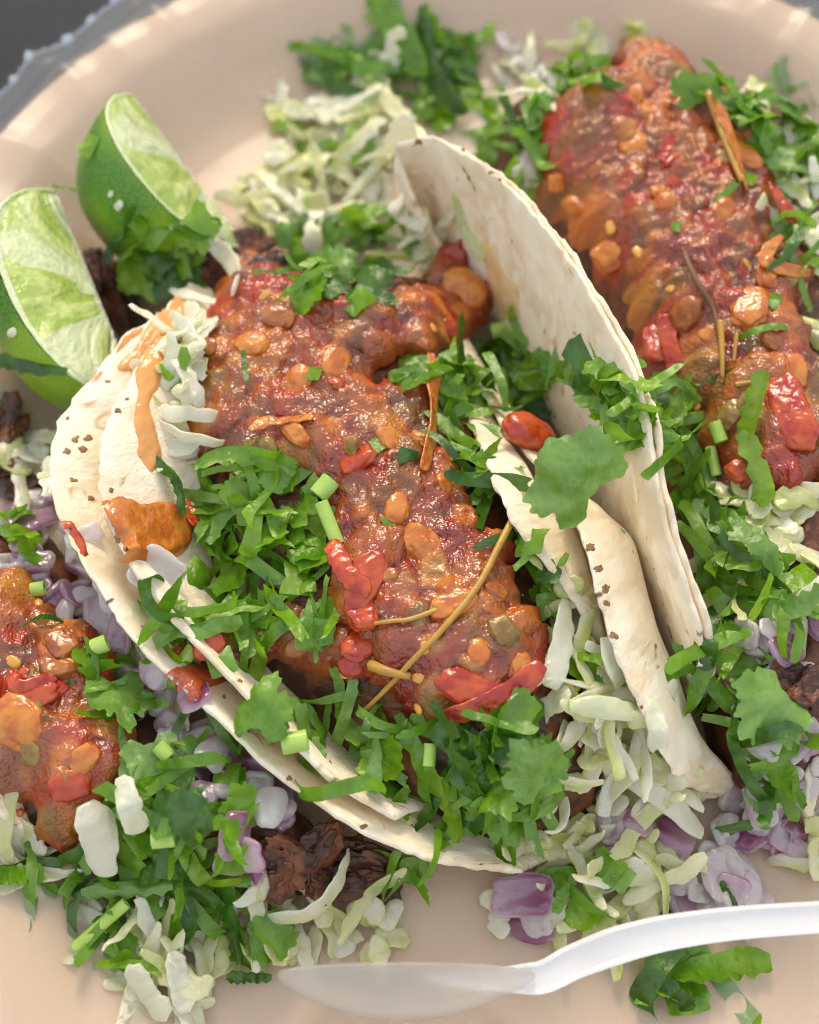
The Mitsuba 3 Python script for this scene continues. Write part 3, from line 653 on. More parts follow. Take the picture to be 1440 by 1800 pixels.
def ribbon(pts, wmm, mat, desc, where, kind='cilantro', twist=.5, seed=0, serr=.25, lift=.0012, rise=.0012, green=.1):
    """One long strip traced along photo pixels (u, v, extra height), resting on what lies there."""
    rng = np.random.default_rng(1000 + seed + int(pts[0][0]))
    n, m = 36, 6
    P = np.array([hit(q[0], q[1]) + np.array([0, 0, (q[2] if len(q) > 2 else 0) + lift]) for q in pts])
    P = resample(P, n)
    P[:, 2] = np.maximum(P[:, 2], gaussian_filter(P[:, 2], 3))
    P[:, 2] = gaussian_filter(P[:, 2], 1.2)
    t = np.gradient(P, axis=0); t /= np.linalg.norm(t, axis=1, keepdims=True)
    nn = np.array([normal_at(p) for p in P]) + np.array([0, 0, .6])
    side = np.cross(t, nn); side /= np.linalg.norm(side, axis=1, keepdims=True)
    up = np.cross(side, t)
    s = np.linspace(0, 1, n)
    ph = rng.uniform(-.5, .5) + twist * np.sin(s * rng.uniform(2, 5) + rng.uniform(0, 6))
    si = side * np.cos(ph)[:, None] + up * np.sin(ph)[:, None]
    up = np.cross(si, t)
    q = np.linspace(-1, 1, m)
    w = wmm / 2000 * np.minimum(1, .45 + 4 * np.minimum(s, 1.02 - s))
    jag = 1 + serr * (np.abs(((s * rng.uniform(3, 7) + .5 * meshkit.noise(np.column_stack([s * 6, s * 0, s * 0 + seed])) + rng.random()) % 1) - .5) * 2 - .5) * 2.2
    W = np.where(q[None] > .9, (w * jag)[:, None], np.where(q[None] < -.9, (w * (1 + .3 * (meshkit.noise(np.column_stack([s * 9, s * 0 + seed, s * 0])) - .5)))[:, None], w[:, None]))
    cur = rng.uniform(-.35, .35)
    v = P[:, None] + (q[None] * W)[..., None] * si[:, None] + ((1 - q[None] ** 2) * W * cur + .0005 * (meshkit.noise(np.stack(np.broadcast_arrays(s[:, None] * 11, q[None] * 1.2, seed + 0 * s[:, None]), -1)) - .5))[..., None] * up[:, None]
    v = v.reshape(-1, 3)
    i, j = np.meshgrid(np.arange(n - 1), np.arange(m - 1), indexing='ij')
    d = np.stack([i * m + j, (i + 1) * m + j, (i + 1) * m + j + 1, i * m + j + 1], -1).reshape(-1, 4)
    f = np.vstack([d[:, [0, 1, 2]], d[:, [0, 2, 3]]])
    if kind == 'skin':
        sv, sf, bi = solidify(v, f, .0006, .45)
        put('tomato_skin', (sv, sf), mat, where)
        splat(v, rise)
        return
    if kind == 'cilantro':
        L = np.linalg.norm(np.diff(P, axis=0), axis=1).sum() * 1000
        uv = np.stack(np.broadcast_arrays((q[None] * wmm / 2 + 3), s[:, None] * L + 4), -1).reshape(-1, 2)
        key = put('cilantro_strip', (v, f), mat, cat='cilantro', uv=uv)
    else:
        sv, sf, bi = solidify(v, f, .0009, .45)
        g0 = np.clip(green + .35 * (meshkit.noise(v * 200) - .5), 0, 1)[:, None]
        col = CW * (1 - g0) + CG * g0
        key = put('cabbage_shred', (sv, sf), 'cabbage_mat', cat='cabbage', color=np.vstack([col, col, col[bi]]))
    splat(v, rise)
    u, w_ = np.mean([q[:2] for q in pts], axis=0)
    note(key, desc, where, u, w_)

# ------------------------------------------------------------------ cabbage, onion and meat beds
meat([(500, 1500, .0045), (550, 1490, .0045), (600, 1500, .0045), (650, 1510, .0045), (560, 1540, .004), (665, 1570, .0045), (500, 1540, .004), (620, 1545, .0045)], 'below the middle taco', 33)
cabbage([(470, 210), (560, 150), (660, 180), (720, 230), (700, 320), (640, 400), (560, 430), (450, 420), (440, 340), (480, 290)], 30, 'on the plate above the middle taco', 21, green=.25, kinds=(.25, .5, .25), size=1.15)
cabbage([(400, 340), (450, 320), (470, 390), (420, 400)], 3, 'left of the heap above the middle taco', 22, green=.6)
cabbage([(870, 90), (960, 70), (1010, 140), (960, 210), (880, 170)], 9, 'on the plate left of the upper right salsa', 23, green=.15)
cabbage([(980, 20), (1030, 50), (1080, 110), (1000, 100)], 4, 'on the plate at the top of the picture', 24, green=.65, kinds=(.6, .4, 0))
cabbage([(1110, 30), (1170, 40), (1180, 100), (1110, 90)], 3, 'behind the top of the upper right salsa', 25, green=.75, kinds=(.2, .8, 0), size=1.2)
cabbage([(1290, 150), (1440, 180), (1440, 640), (1390, 560), (1350, 380), (1340, 240)], 30, 'beside the upper right salsa', 26, green=.35)
meat([(205, 520, .007), (225, 560, .006), (180, 500, .006), (430, 455, .007), (455, 500, .006), (380, 470, .006)], 'between limes and middle taco', 27)
meat([(5, 765, .007), (0, 830, .007), (30, 850, .005)], 'at the left edge of the picture', 28)
cabbage([(10, 770), (110, 760), (135, 850), (60, 880), (10, 850)], 12, 'left of the middle taco', 29, green=.08, kinds=(.1, .7, .2), tone='white')
cabbage([(315, 560), (372, 530), (352, 640), (338, 800), (345, 850), (300, 850), (285, 780), (292, 680)], 20, 'on the left edge of the middle taco', 30, green=.06, kinds=(.1, .6, .3), tone='white')
onion([(0, 880), (110, 870), (180, 960), (220, 1100), (200, 1170), (100, 1060), (0, 1000)], 20, 'left of the middle taco', 31, kinds=(.35, .35, .3), size=1.15)
onion([(220, 1090), (300, 1170), (380, 1260), (470, 1350), (560, 1430), (540, 1480), (440, 1530), (360, 1480), (240, 1330), (230, 1180)], 28, 'below the left edge of the middle taco', 32, kinds=(.3, .5, .2), size=1.15)
cabbage([(100, 1560), (200, 1600), (330, 1560), (480, 1540), (700, 1570), (710, 1660), (640, 1700), (490, 1700), (350, 1740), (230, 1720), (140, 1660)], 50, 'on the plate at the bottom left', 34, green=.35, kinds=(.35, .4, .25), tone='cream')
cabbage([(220, 1700), (340, 1710), (330, 1790), (260, 1790)], 7, 'at the very bottom left of the heap', 35, green=.25, kinds=(.8, .2, 0), tone='cream')
cabbage([(0, 1430), (90, 1440), (120, 1560), (40, 1600), (0, 1570)], 10, 'below the lower left salsa', 36, green=.2)
onion([(20, 1590), (90, 1590), (90, 1660), (30, 1660)], 2, 'alone on the plate at the bottom left', 37, kinds=(.8, .2, 0))
cabbage([(940, 960), (990, 1000), (1060, 1120), (1130, 1260), (1180, 1400), (1200, 1560), (1100, 1640), (970, 1640), (930, 1500), (950, 1300), (960, 1120)], 52, 'right of the middle salsa', 38, green=.35)
onion([(890, 1530), (960, 1520), (960, 1660), (890, 1660)], 6, 'in the heap above the spoon bowl', 39, kinds=(.8, .2, 0), size=1.1)
cabbage([(845, 1560), (900, 1570), (890, 1620), (850, 1610)], 3, 'alone above the spoon bowl', 40, green=.0, kinds=(0, .6, .4))
onion([(1030, 1440), (1180, 1420), (1320, 1500), (1330, 1600), (1200, 1620), (1080, 1570)], 14, 'just above the spoon handle', 41, kinds=(.35, .55, .1), size=1.3)
cabbage([(1240, 870), (1440, 830), (1440, 1120), (1300, 1160), (1240, 1080)], 38, 'under the cilantro at the right edge', 42, green=.45)
onion([(1290, 1110), (1440, 1080), (1440, 1480), (1330, 1490), (1270, 1400), (1280, 1250)], 26, 'at the lower right edge', 43, kinds=(.25, .6, .15), size=1.25)
meat([(1390, 1200, .004), (1420, 1215, .004)], 'at the right edge among the onion', 44)
cabbage([(1370, 1390), (1440, 1380), (1440, 1540), (1390, 1540)], 9, 'in the corner above the spoon handle', 45, green=.2)
cabbage([(700, 350), (780, 400), (780, 470), (700, 470)], 8, 'at the upper end of the middle taco', 46, green=.05, kinds=(.1, .6, .3), tone='white')
cabbage([(960, 1440), (1130, 1400), (1200, 1560), (1060, 1650), (960, 1600)], 20, 'in the heap above the spoon', 47, green=.45)

cabbage([(480, 200), (560, 160), (690, 170), (740, 240), (700, 300), (560, 300)], 14, 'in the blurred heap above the middle taco', 140, green=.12, kinds=(.15, .85, 0), size=1.7, tone='large pale')
cabbage([(450, 300), (560, 250), (660, 300), (640, 400), (500, 430), (440, 400)], 18, 'between the back lime and the tall wall', 141, green=.4, kinds=(.5, .5, 0), size=1.25, tone='yellow green')
onion([(880, 70), (960, 90), (1010, 150), (900, 160)], 5, 'left of the top of the right salsa', 142, kinds=(0, .2, .8), size=.9)
onion([(1280, 1250), (1440, 1230), (1440, 1500), (1300, 1480)], 14, 'in the lower right onion heap', 143, kinds=(.2, .55, .25), size=.95)
onion([(1030, 1440), (1330, 1460), (1330, 1590), (1060, 1580)], 10, 'in the onion above the spoon handle', 144, kinds=(.25, .5, .25), size=1.0)
onion([(20, 900), (150, 900), (220, 1120), (120, 1090), (30, 1010)], 14, 'in the left onion heap', 145, kinds=(.25, .4, .35), size=.95)
onion([(260, 1160), (400, 1290), (540, 1420), (560, 1480), (440, 1450), (280, 1300)], 16, 'in the onion below the left edge', 146, kinds=(.3, .5, .2), size=.95)
cabbage([(1000, 1290), (1130, 1290), (1220, 1420), (1180, 1560), (1040, 1600), (960, 1560)], 18, 'in the heap left of the lower right onion', 147, green=.3, kinds=(.6, .3, .1))
cabbage([(980, 1020), (1040, 1060), (1120, 1230), (1060, 1300), (980, 1250)], 12, 'inside the middle taco at the right', 148, green=.2, kinds=(.7, .3, 0))

# ------------------------------------------------------------------ salsa
SB = np.array([(.215, .018, .008), (.275, .050, .012), (.115, .032, .010), (.105, .060, .012)])       # sauce: red, orange, brown, olive
CB = np.array([(.50, .145, .018), (.38, .026, .009), (.52, .22, .035), (.23, .078, .019), (.24, .145, .025), (.30, .052, .015)])   # pieces in it
def salsa_colour(v, seed):
    q = np.column_stack([v[:, :2] * 100, np.full(len(v), seed * 3.1)])
    w = smooth01(.38, .60, meshkit.fbm(q, 3, seed))[:, None]
    c = SB[0] * (1 - w) + SB[1] * w
    w = smooth01(.52, .66, meshkit.fbm(q * .85 + 9, 3, seed + 1))[:, None] * .85
    c = c * (1 - w) + SB[2] * w
    w = smooth01(.64, .76, meshkit.fbm(q * 1.3 + 5, 2, seed + 2))[:, None] * .7
    c = c * (1 - w) + SB[3] * w
    return c * (.85 + .3 * meshkit.fbm(q * 7, 2, seed + 4))[:, None]
def embed(v, P, seed, dens=8e-6):
    """Soft diced pieces under the sauce's skin: each lifts the surface and shows its own colour there."""
    rng = np.random.default_rng(seed)
    c = salsa_colour(v, seed)
    dz = np.zeros(len(v))
    x0, y0, x1, y1 = P.bounds
    for k in range(int(P.area / dens)):
        o = rng.uniform([x0, y0], [x1, y1])
        if not P.contains(Point(o)): continue
        a = rng.uniform(0, np.pi); r = rng.choice([.0013, .0022, .0032, .0045], p=[.22, .33, .29, .16]) * rng.uniform(.8, 1.2)
        d = v[:, :2] - o
        near = np.nonzero((d ** 2).sum(1) < (1.9 * r) ** 2)[0]
        if not len(near): continue
        d = d[near]
        e1, e2 = d @ [np.cos(a), np.sin(a)] / (r * rng.uniform(1, 1.5)), d @ [-np.sin(a), np.cos(a)] / (r * rng.uniform(.65, 1))
        pw = rng.choice([2, 2.4, 4])
        R = (np.abs(e1) ** pw + np.abs(e2) ** pw) ** (1 / pw) + .35 * (meshkit.noise(np.column_stack([v[near, :2] * 420, np.full(len(near), k * 1.7)])) - .5)
        up = r * rng.uniform(.16, .42) * np.clip(1 - R ** 2, 0, 1) ** .55 * (1 + .25 * e1)
        w = (smooth01(1.15, .55, R) * rng.uniform(.3, .9))[:, None]
        m = up > dz[near]
        dz[near[m]] = up[m]
        col = CB[rng.choice(6, p=[.28, .16, .08, .24, .10, .14])] * rng.uniform(.8, 1.1)
        c[near] = c[near] * (1 - w) + col * w
    v = v.copy(); v[:, 2] += dz
    return v, c
def salsa(label, polys, seed, chunks, seeds, h=.006, extra=()):
    key = thing('salsa', label, 'salsa')
    rng = np.random.default_rng(seed)
    for q, (poly, hh) in enumerate(polys):
        v, f, P = heap(poly, 0, hh, .0085, .00050, seed + q, lump=(.0022, 190), fine=.00025, rag=.0055, base='fill' if seed == 61 else 'map')
        v, c = embed(v, P, seed + 40 + q)
        put('sauce', (v, f), 'salsa_mat', key, color=c)
        splat(v)
        refresh()
    allp = [p for p, _ in polys]
    area = np.array([Polygon(p).area for p in allp])
    for k in range(chunks):
        poly = allp[rng.choice(len(allp), p=area / area.sum())]
        u, w = inside(Polygon(poly).buffer(-16), 1, rng)[0]
        m = rng.choice(['tomato_orange', 'tomato_red', 'tomato_brown', 'tomatillo'], p=[.3, .2, .35, .15])
        r = rng.uniform(.0016, .0034)
        v, f = blob(r, rng, (1.2, .9, .5), .2, oct_=2)
        put('tomato_chunk', (place(v, u, w, yaw=rng.uniform(0, 6), tilt=.3, lift=-r * .35, rng=rng), f), m, key)
    for k in range(seeds):
        u, w = inside(Polygon(allp[rng.choice(len(allp), p=area / area.sum())]).buffer(-8), 1, rng)[0]
        v, f = blob(rng.uniform(.0008, .0012), rng, (1.4, .9, .45), .1, 2)
        put('seed', (place(v, u, w, yaw=rng.uniform(0, 6), tilt=.3, lift=-.0003, rng=rng), f), 'seed_mat', key)
    for u, w, r, m, fl in extra:
        v, f = blob(r * .85, rng, fl, .2, 4, oct_=2)
        put('tomato_chunk', (place(v, u, w, yaw=rng.uniform(0, 6), tilt=.15, lift=-r * .38, rng=rng), f), m, key)
    return key
def twig(key, pts, rad, mat, name='stem'):
    P = resample([hit(u, w) + np.array([0, 0, dz]) for u, w, dz in pts], 24)
    put(name, tube(P, rad * np.linspace(1, .6, 24)), mat, key)

S1 = [(335, 640), (340, 600), (372, 560), (402, 520), (432, 488), (470, 470), (530, 490), (610, 530), (690, 530), (725, 508), (765, 470), (810, 458), (862, 488), (868, 530), (850, 580), (800, 610), (745, 628), (690, 620), (660, 640), (640, 690), (560, 760), (520, 840), (430, 835), (348, 830), (325, 745)]
S2 = [(560, 740), (640, 690), (700, 680), (752, 668), (762, 780), (800, 850), (830, 925), (880, 940), (900, 985), (893, 1040), (938, 1085), (960, 1140), (948, 1205), (900, 1240), (800, 1272), (740, 1262), (700, 1230), (655, 1185), (612, 1120), (588, 1050), (583, 960), (590, 900), (540, 850), (500, 800)]
S12 = list(Polygon(S1).buffer(6).union(Polygon(S2).buffer(6)).exterior.coords)
S3 = [(360, 1090), (460, 1060), (600, 1080), (680, 1150), (700, 1220), (600, 1190), (480, 1170), (380, 1180), (270, 1210), (300, 1150)]
s_mid = salsa('tomato salsa heaped along the middle taco between cilantro piles', [(S3, .003), (S12, .0055)], 51, 26, 7,
              extra=[(520, 760, .0034, 'tomato_orange', (1.3, .7, .6)), (815, 505, .0058, 'tomato_orange', (1.1, .9, .6)), (740, 770, .0022, 'tomato_orange', (.8, 1.2, .6)), (640, 1020, .0050, 'tomato_red', (1.3, .8, .5)), (850, 1225, .0060, 'tomato_red', (1.7, .6, .45)), (920, 1180, .0036, 'tomato_orange', (.8, 1.3, .6)), (740, 960, .0044, 'tomato_orange', (1.2, .9, .5)), (440, 600, .0045, 'tomato_orange', (1, 1.1, .5)), (800, 1060, .0040, 'tomato_orange', (1.4, .8, .5))])
twig(s_mid, [(922, 884, .003), (880, 960, .002), (842, 1030, .001), (800, 1085, .0012), (740, 1150, .001), (690, 1205, .0015), (636, 1262, .002)], .00075, 'stem_dry')
twig(s_mid, [(836, 1040, .0008), (770, 1075, .001), (700, 1095, .001), (650, 1100, .0008)], .0006, 'stem_dry')
twig(s_mid, [(652, 1172, .001), (690, 1188, .0016), (722, 1192, .001)], .0011, 'stem_dry')
S4 = [(1088, 95), (1120, 78), (1152, 82), (1182, 112), (1222, 162), (1270, 185), (1335, 250), (1362, 330), (1352, 385), (1362, 430), (1420, 450), (1424, 500), (1392, 560), (1412, 620), (1480, 640), (1500, 830), (1360, 862), (1292, 862), (1232, 800), (1218, 735), (1135, 682), (1108, 600), (1050, 490), (978, 405), (925, 350), (942, 300), (945, 225), (990, 170), (1040, 152), (1080, 132)]
s_right = salsa('tomato salsa on the right taco, reaching the right edge of the picture', [(S4, .0060)], 61, 18, 6,
                extra=[(1112, 250, .0046, 'tomato_orange', (1, 1, .5)), (1300, 270, .0052, 'tomato_orange', (.6, 1.3, .5)), (1070, 450, .0044, 'tomato_orange', (1, 1, .6)), (1165, 600, .0044, 'tomato_red', (1, 1.3, .4)), (1320, 540, .0046, 'tomato_orange', (1.4, 1, .5)), (1390, 720, .0060, 'tomato_red', (1.7, .8, .4)), (1390, 470, .0040, 'tomatillo', (1.4, .7, .4)), (1010, 360, .0034, 'tomato_orange', (1.2, .8, .6)), (1180, 280, .0024, 'tomato_red', (.6, 1.2, .5)), (1170, 355, .0028, 'tomato_orange', (1, 1, .6))])
twig(s_right, [(1200, 455, .002), (1225, 510, .0018), (1252, 555, .0018), (1262, 600, .0016), (1266, 675, .0014)], .0007, 'stem_brown')
twig(s_right, [(1262, 575, .002), (1266, 640, .002), (1266, 680, .0015)], .0007, 'stem_dry')
twig(s_right, [(1240, 180, .003), (1262, 240, .0025), (1300, 330, .002)], .0009, 'stem_dry')
twig(s_right, [(1292, 595, .0015), (1288, 640, .0012)], .0005, 'stem_dry')
twig(s_right, [(1290, 684, .0015), (1330, 676, .0012)], .0006, 'stem_dry')
S5 = [(-40, 1010), (30, 1000), (70, 1040), (110, 1090), (150, 1110), (190, 1150), (222, 1210), (232, 1285), (238, 1340), (190, 1400), (145, 1450), (122, 1500), (90, 1490), (60, 1440), (20, 1420), (-40, 1400)]
s_left = salsa('tomato salsa at the left edge on the lower left taco', [(S5, .0055)], 71, 7, 4,
               extra=[(30, 1270, .0055, 'tomato_orange', (1, 1.2, .5)), (60, 1220, .0045, 'tomato_red', (1.4, .7, .5)), (110, 1130, .0034, 'tomato_brown', (1.2, 1, .6)), (40, 1190, .0022, 'tomato_red', (1, 1, .5))])
# thin orange sauce that ran over the upper left edge of the middle taco, and small spots of salsa
TRI = np.concatenate(TORT)
def screen(v):
    q = v - EYE
    d = q @ FWD
    return np.column_stack([(q[:, 0] / d / (2 * TX) + .5) * 1440, (.5 - (q @ UP) / d / (2.5 * TX)) * 1800, d])
TPX = screen(TRI.mean(1))
def conform(poly, thick, mat, label, seed, cat='sauce', step=7, parent=None, wob=12):
    """A thin layer of sauce lying on the tortillas: each point found on the tortilla itself, thinning out to its edge."""
    P = Polygon(poly).buffer(0)
    P = Polygon([(x + wob * (meshkit.noise(np.array([x / 34, y / 34, seed])) - .5), y + wob * (meshkit.noise(np.array([x / 34, y / 34, seed + 9])) - .5)) for x, y in [P.exterior.interpolate(q).coords[0] for q in np.arange(0, P.exterior.length, step)]]).buffer(0)
    p, f = triangulate(P, step)
    out = np.zeros((len(p), 3)); ok = np.ones(len(p), bool); nn = np.zeros((len(p), 3))
    x0, y0, x1, y1 = P.bounds
    TR = TRI[(TPX[:, 0] > x0 - 45) & (TPX[:, 0] < x1 + 45) & (TPX[:, 1] > y0 - 45) & (TPX[:, 1] < y1 + 45)]
    c = TR.mean(1); d0 = c - EYE
    for k, (u, w) in enumerate(p):
        d = at(u, w, 0) - EYE; d /= np.linalg.norm(d)
        t = d0 @ d
        near = np.nonzero(np.linalg.norm(d0 - t[:, None] * d, axis=1) < .0045)[0]
        T = TR[near]
        e1, e2 = T[:, 1] - T[:, 0], T[:, 2] - T[:, 0]
        h = np.cross(d, e2); a = (e1 * h).sum(1); a = np.where(np.abs(a) < 1e-14, 1e-14, a)
        sv = EYE - T[:, 0]; uu = (sv * h).sum(1) / a
        qv = np.cross(sv, e1); vv = (qv @ d) / a; tt = (e2 * qv).sum(1) / a
        good = (uu > -.01) & (vv > -.01) & (uu + vv < 1.01) & (tt > 0)
        if not good.any(): ok[k] = False; continue
        b = np.argmin(np.where(good, tt, 9))
        n = np.cross(e1[b], e2[b]); n /= np.linalg.norm(n) + 1e-20
        out[k] = EYE + d * tt[b]; nn[k] = n if n @ d < 0 else -n
    f = f[ok[f].all(1)]
    z = np.linalg.norm(out - EYE, axis=1)
    f = f[np.ptp(z[f], axis=1) < .006]
    _, comp = connected_components(coo_matrix((np.ones(len(f) * 3), (f.ravel(), np.roll(f, 1, 1).ravel())), shape=(len(p), len(p))), directed=False)
    f = f[comp[f[:, 0]] == np.bincount(comp[f[:, 0]]).argmax()]
    bd = shapely.distance(P.exterior, shapely.points(p)) / 9.5e3
    k = np.clip(bd / (.0011 if parent is None else .0004), 0, 1)
    v = out + nn * (thick * np.sqrt(1 - (1 - k) ** 2) * (.6 + .8 * meshkit.fbm(out * 300, 3, seed)) - (.00012 if parent is None else .00003))[:, None]
    used = np.unique(f); re = np.full(len(p), -1); re[used] = np.arange(len(used))
    if not len(f): return
    key = put('sauce_smear' if parent is None else 'char_spot', (v[used], re[f]), mat, parent, label=label, cat=cat if parent is None else None, color=np.clip(salsa_colour(v[used], seed) * 1.5, 0, 1) if mat == 'salsa_mat' else None)
    splat(v[used]); refresh()
    return key
conform([(312, 510), (270, 552), (250, 585), (244, 600), (210, 640), (206, 652), (238, 655), (246, 690), (232, 740), (238, 800), (262, 830), (284, 800), (270, 740), (268, 690), (300, 640), (318, 600), (330, 550)], .0006, 'sauce_mat', 'thin orange sauce over the inner upper left edge of the middle taco', 3)
conform([(262, 560), (232, 575), (200, 588), (178, 612), (178, 632), (205, 622), (228, 600), (250, 585)], .0006, 'sauce_mat', 'orange sauce drip on the outer upper left edge of the middle taco', 4)
conform([(160, 655), (185, 648), (176, 668), (158, 672)], .0003, 'sauce_mat', 'small orange sauce fleck on the outer left tortilla edge', 5)
conform([(178, 892), (205, 880), (240, 884), (300, 884), (338, 905), (330, 968), (272, 990), (240, 982), (222, 992), (212, 965), (190, 940)], .0024, 'tomato_orange', 'orange red tomato pulp on the left edge of the middle taco', 6)
conform([(98, 922), (112, 914), (130, 918), (150, 955), (158, 988), (138, 975), (122, 940)], .0010, 'tomato_red', 'small red tomato skin drip over the outer left edge of the middle taco', 7)
conform([(270, 1195), (300, 1172), (380, 1160), (400, 1196), (352, 1212), (352, 1235), (300, 1240), (262, 1225)], .0014, 'salsa_mat', 'brown orange salsa run on the lower left edge of the middle taco', 8)
conform([(838, 400), (852, 420), (872, 430), (880, 470), (905, 500), (915, 560), (880, 575), (858, 540), (848, 480)], .0003, 'stain_mat', 'translucent orange juice stain on the tall tortilla wall', 9, wob=34)
t = thing('tomato_piece', 'red tomato piece with a seed in the cilantro between the two big salsas', 'tomato')
rng = np.random.default_rng(5)
v, f = blob(.0052, rng, (1.1, .8, .6), .15); put('flesh', (place(v, 912, 785, tilt=.1, lift=.002, rng=rng), f), 'tomato_red', t); splat(place(v, 912, 785, tilt=0, lift=.001), .003)
v, f = blob(.0030, rng, (1, 1, .7), .05); put('seed', (place(v, 925, 738, tilt=.1, lift=.001, rng=rng), f), 'tomatillo', t)

cabbage([(318, 560), (376, 525), (372, 600), (340, 650), (332, 760), (340, 840), (300, 850), (290, 700)], 22, 'along the left side of the middle salsa', 130, green=.08, kinds=(.45, .35, .2), size=1.0, tone='white')
cabbage([(20, 780), (105, 770), (125, 850), (50, 880)], 6, 'left of the white tortilla edge', 131, green=.05, kinds=(0, 1, 0), size=1.3, tone='white')

# ------------------------------------------------------------------ cilantro
cilantro([(540, 80), (600, 60), (650, 20), (740, 0), (770, 60), (830, 60), (840, 150), (880, 220), (800, 250), (720, 200), (660, 180), (560, 170)], 30, 'in the heap at the picture top', 81, kinds=(.3, .5, .2), size=1.15)
cilantro([(500, 230), (640, 240), (660, 300), (560, 300)], 4, 'on the cabbage above the middle taco', 82)
cilantro([(480, 440), (560, 390), (640, 360), (720, 390), (740, 460), (760, 500), (690, 530), (600, 540), (500, 520)], 24, 'at the upper end of the middle salsa', 83, kinds=(.4, .4, .2))
cilantro([(830, 230), (900, 200), (940, 250), (900, 300), (850, 280)], 8, 'at the tip of the tall tortilla wall', 84)
onion([(900, 230), (945, 220), (940, 320), (905, 320)], 5, 'behind the tall tortilla wall', 131, kinds=(.4, .3, .3))
cilantro([(900, 190), (960, 180), (950, 330), (900, 330)], 9, 'behind the tall tortilla wall', 132, tones=(.1, .4, .2, .3))
cilantro([(970, 130), (1060, 100), (1080, 150), (990, 170)], 6, 'left of the top of the upper right salsa', 85, tones=(.1, .3, .2, .4))
cilantro([(1190, 140), (1260, 130), (1400, 120), (1440, 180), (1440, 330), (1380, 330), (1340, 260), (1260, 200)], 26, 'at the upper right behind the salsa', 86, kinds=(.35, .45, .2), tones=(.15, .4, .25, .2))
cilantro([(1370, 300), (1430, 420), (1440, 520), (1410, 540), (1350, 380)], 6, 'right of the upper right salsa', 87)
cilantro([(670, 610), (740, 640), (820, 600), (880, 600), (960, 590), (1060, 630), (1000, 700), (900, 700), (850, 760), (800, 800), (770, 700), (700, 670)], 36, 'between the two big salsas', 88, tones=(.45, .35, .08, .12))
cilantro([(770, 760), (850, 760), (870, 860), (880, 920), (840, 920), (800, 840)], 8, 'along the right side of the middle salsa', 89, tones=(.5, .35, .05, .1))
cilantro([(1000, 640), (1110, 670), (1210, 700), (1220, 760), (1140, 780), (1050, 700)], 26, 'draped over the tall tortilla wall', 90, tones=(.25, .4, .2, .15), kinds=(.1, .8, .1), size=1.1)
cilantro([(1150, 760), (1230, 790), (1300, 880), (1330, 960), (1360, 1010), (1280, 1020), (1210, 920), (1170, 850)], 18, 'below the upper right salsa', 91, kinds=(.1, .75, .15), size=1.1)
cilantro([(1260, 1000), (1440, 980), (1440, 1100), (1300, 1150), (1220, 1200), (1230, 1080)], 14, 'at the right edge over the cabbage', 92, kinds=(.15, .7, .15), size=1.1)
cilantro([(1210, 1200), (1320, 1170), (1420, 1300), (1390, 1420), (1290, 1350), (1240, 1300)], 9, 'on the onion at the lower right', 93, kinds=(.4, .5, .1), tones=(.4, .4, .05, .15), size=1.15)
cilantro([(360, 830), (460, 800), (560, 850), (590, 920), (580, 1040), (600, 1130), (500, 1150), (400, 1130), (330, 1060), (330, 960)], 38, 'in the pile left of the middle salsa', 94, tones=(.25, .38, .27, .1), kinds=(.25, .55, .2))
cilantro([(240, 1050), (420, 1030), (520, 1140), (400, 1180), (280, 1170)], 8, 'below the pile left of the middle salsa', 95)
cilantro([(350, 810), (520, 810), (590, 850), (420, 850)], 5, 'on the top edge of the big left pile', 96, kinds=(.1, .9, 0), tones=(.1, .5, .3, .1))
cilantro([(590, 1210), (700, 1260), (800, 1280), (960, 1240), (960, 1400), (920, 1470), (800, 1490), (700, 1420), (620, 1370)], 40, 'in the heap below the middle salsa', 97, tones=(.3, .38, .12, .2))
cilantro([(380, 1280), (480, 1200), (560, 1250), (640, 1400), (520, 1360), (420, 1330)], 9, 'along the lower left tortilla edge', 98, kinds=(.1, .75, .15))
cilantro([(690, 1490), (760, 1490), (760, 1550), (700, 1540)], 4, 'below the bottom tip of the middle taco', 99)
cilantro([(110, 1540), (220, 1350), (330, 1310), (420, 1360), (420, 1560), (400, 1640), (260, 1640), (160, 1640)], 46, 'below the lower left salsa', 100, tones=(.25, .45, .12, .18))
cilantro([(0, 1530), (100, 1480), (160, 1500), (110, 1570), (0, 1560)], 5, 'at the left edge below the lower left salsa', 101, kinds=(.1, .9, 0))
cilantro([(150, 1660), (230, 1640), (220, 1720), (160, 1710)], 4, 'at the bottom of the lower left heap', 102)
cilantro([(400, 1560), (520, 1600), (500, 1720), (420, 1700)], 4, 'on the cream cabbage at the bottom', 103, kinds=(.1, .7, .2))
cilantro([(210, 400), (300, 380), (370, 400), (330, 500), (260, 500)], 7, 'on the lower end of the back lime', 104, kinds=(.4, .6, 0), tones=(.3, .4, .3, 0))
cilantro([(0, 890), (50, 900), (60, 970), (0, 970)], 4, 'at the left edge above the onion', 105, tones=(.1, .4, .4, .1))
cilantro([(100, 1170), (220, 1160), (280, 1260), (230, 1270), (160, 1210)], 5, 'at the edge of the lower left salsa', 106, kinds=(.1, .8, .1))
cilantro([(930, 920), (1000, 960), (960, 1080), (920, 1000)], 6, 'on the cabbage right of the middle salsa', 107, kinds=(.1, .6, .3))
cilantro([(1010, 1150), (1120, 1160), (1120, 1190), (1010, 1180)], 2, 'on the middle taco wall at the right', 108, tones=(0, .6, .4, 0))
cilantro([(960, 1540), (1060, 1500), (1130, 1560), (1000, 1620)], 4, 'in the heap above the spoon', 109, kinds=(0, .7, .3))
cilantro([(1150, 1680), (1340, 1680), (1200, 1760), (1150, 1720)], 3, 'under the spoon handle', 110, kinds=(.3, .7, 0), size=1.5)

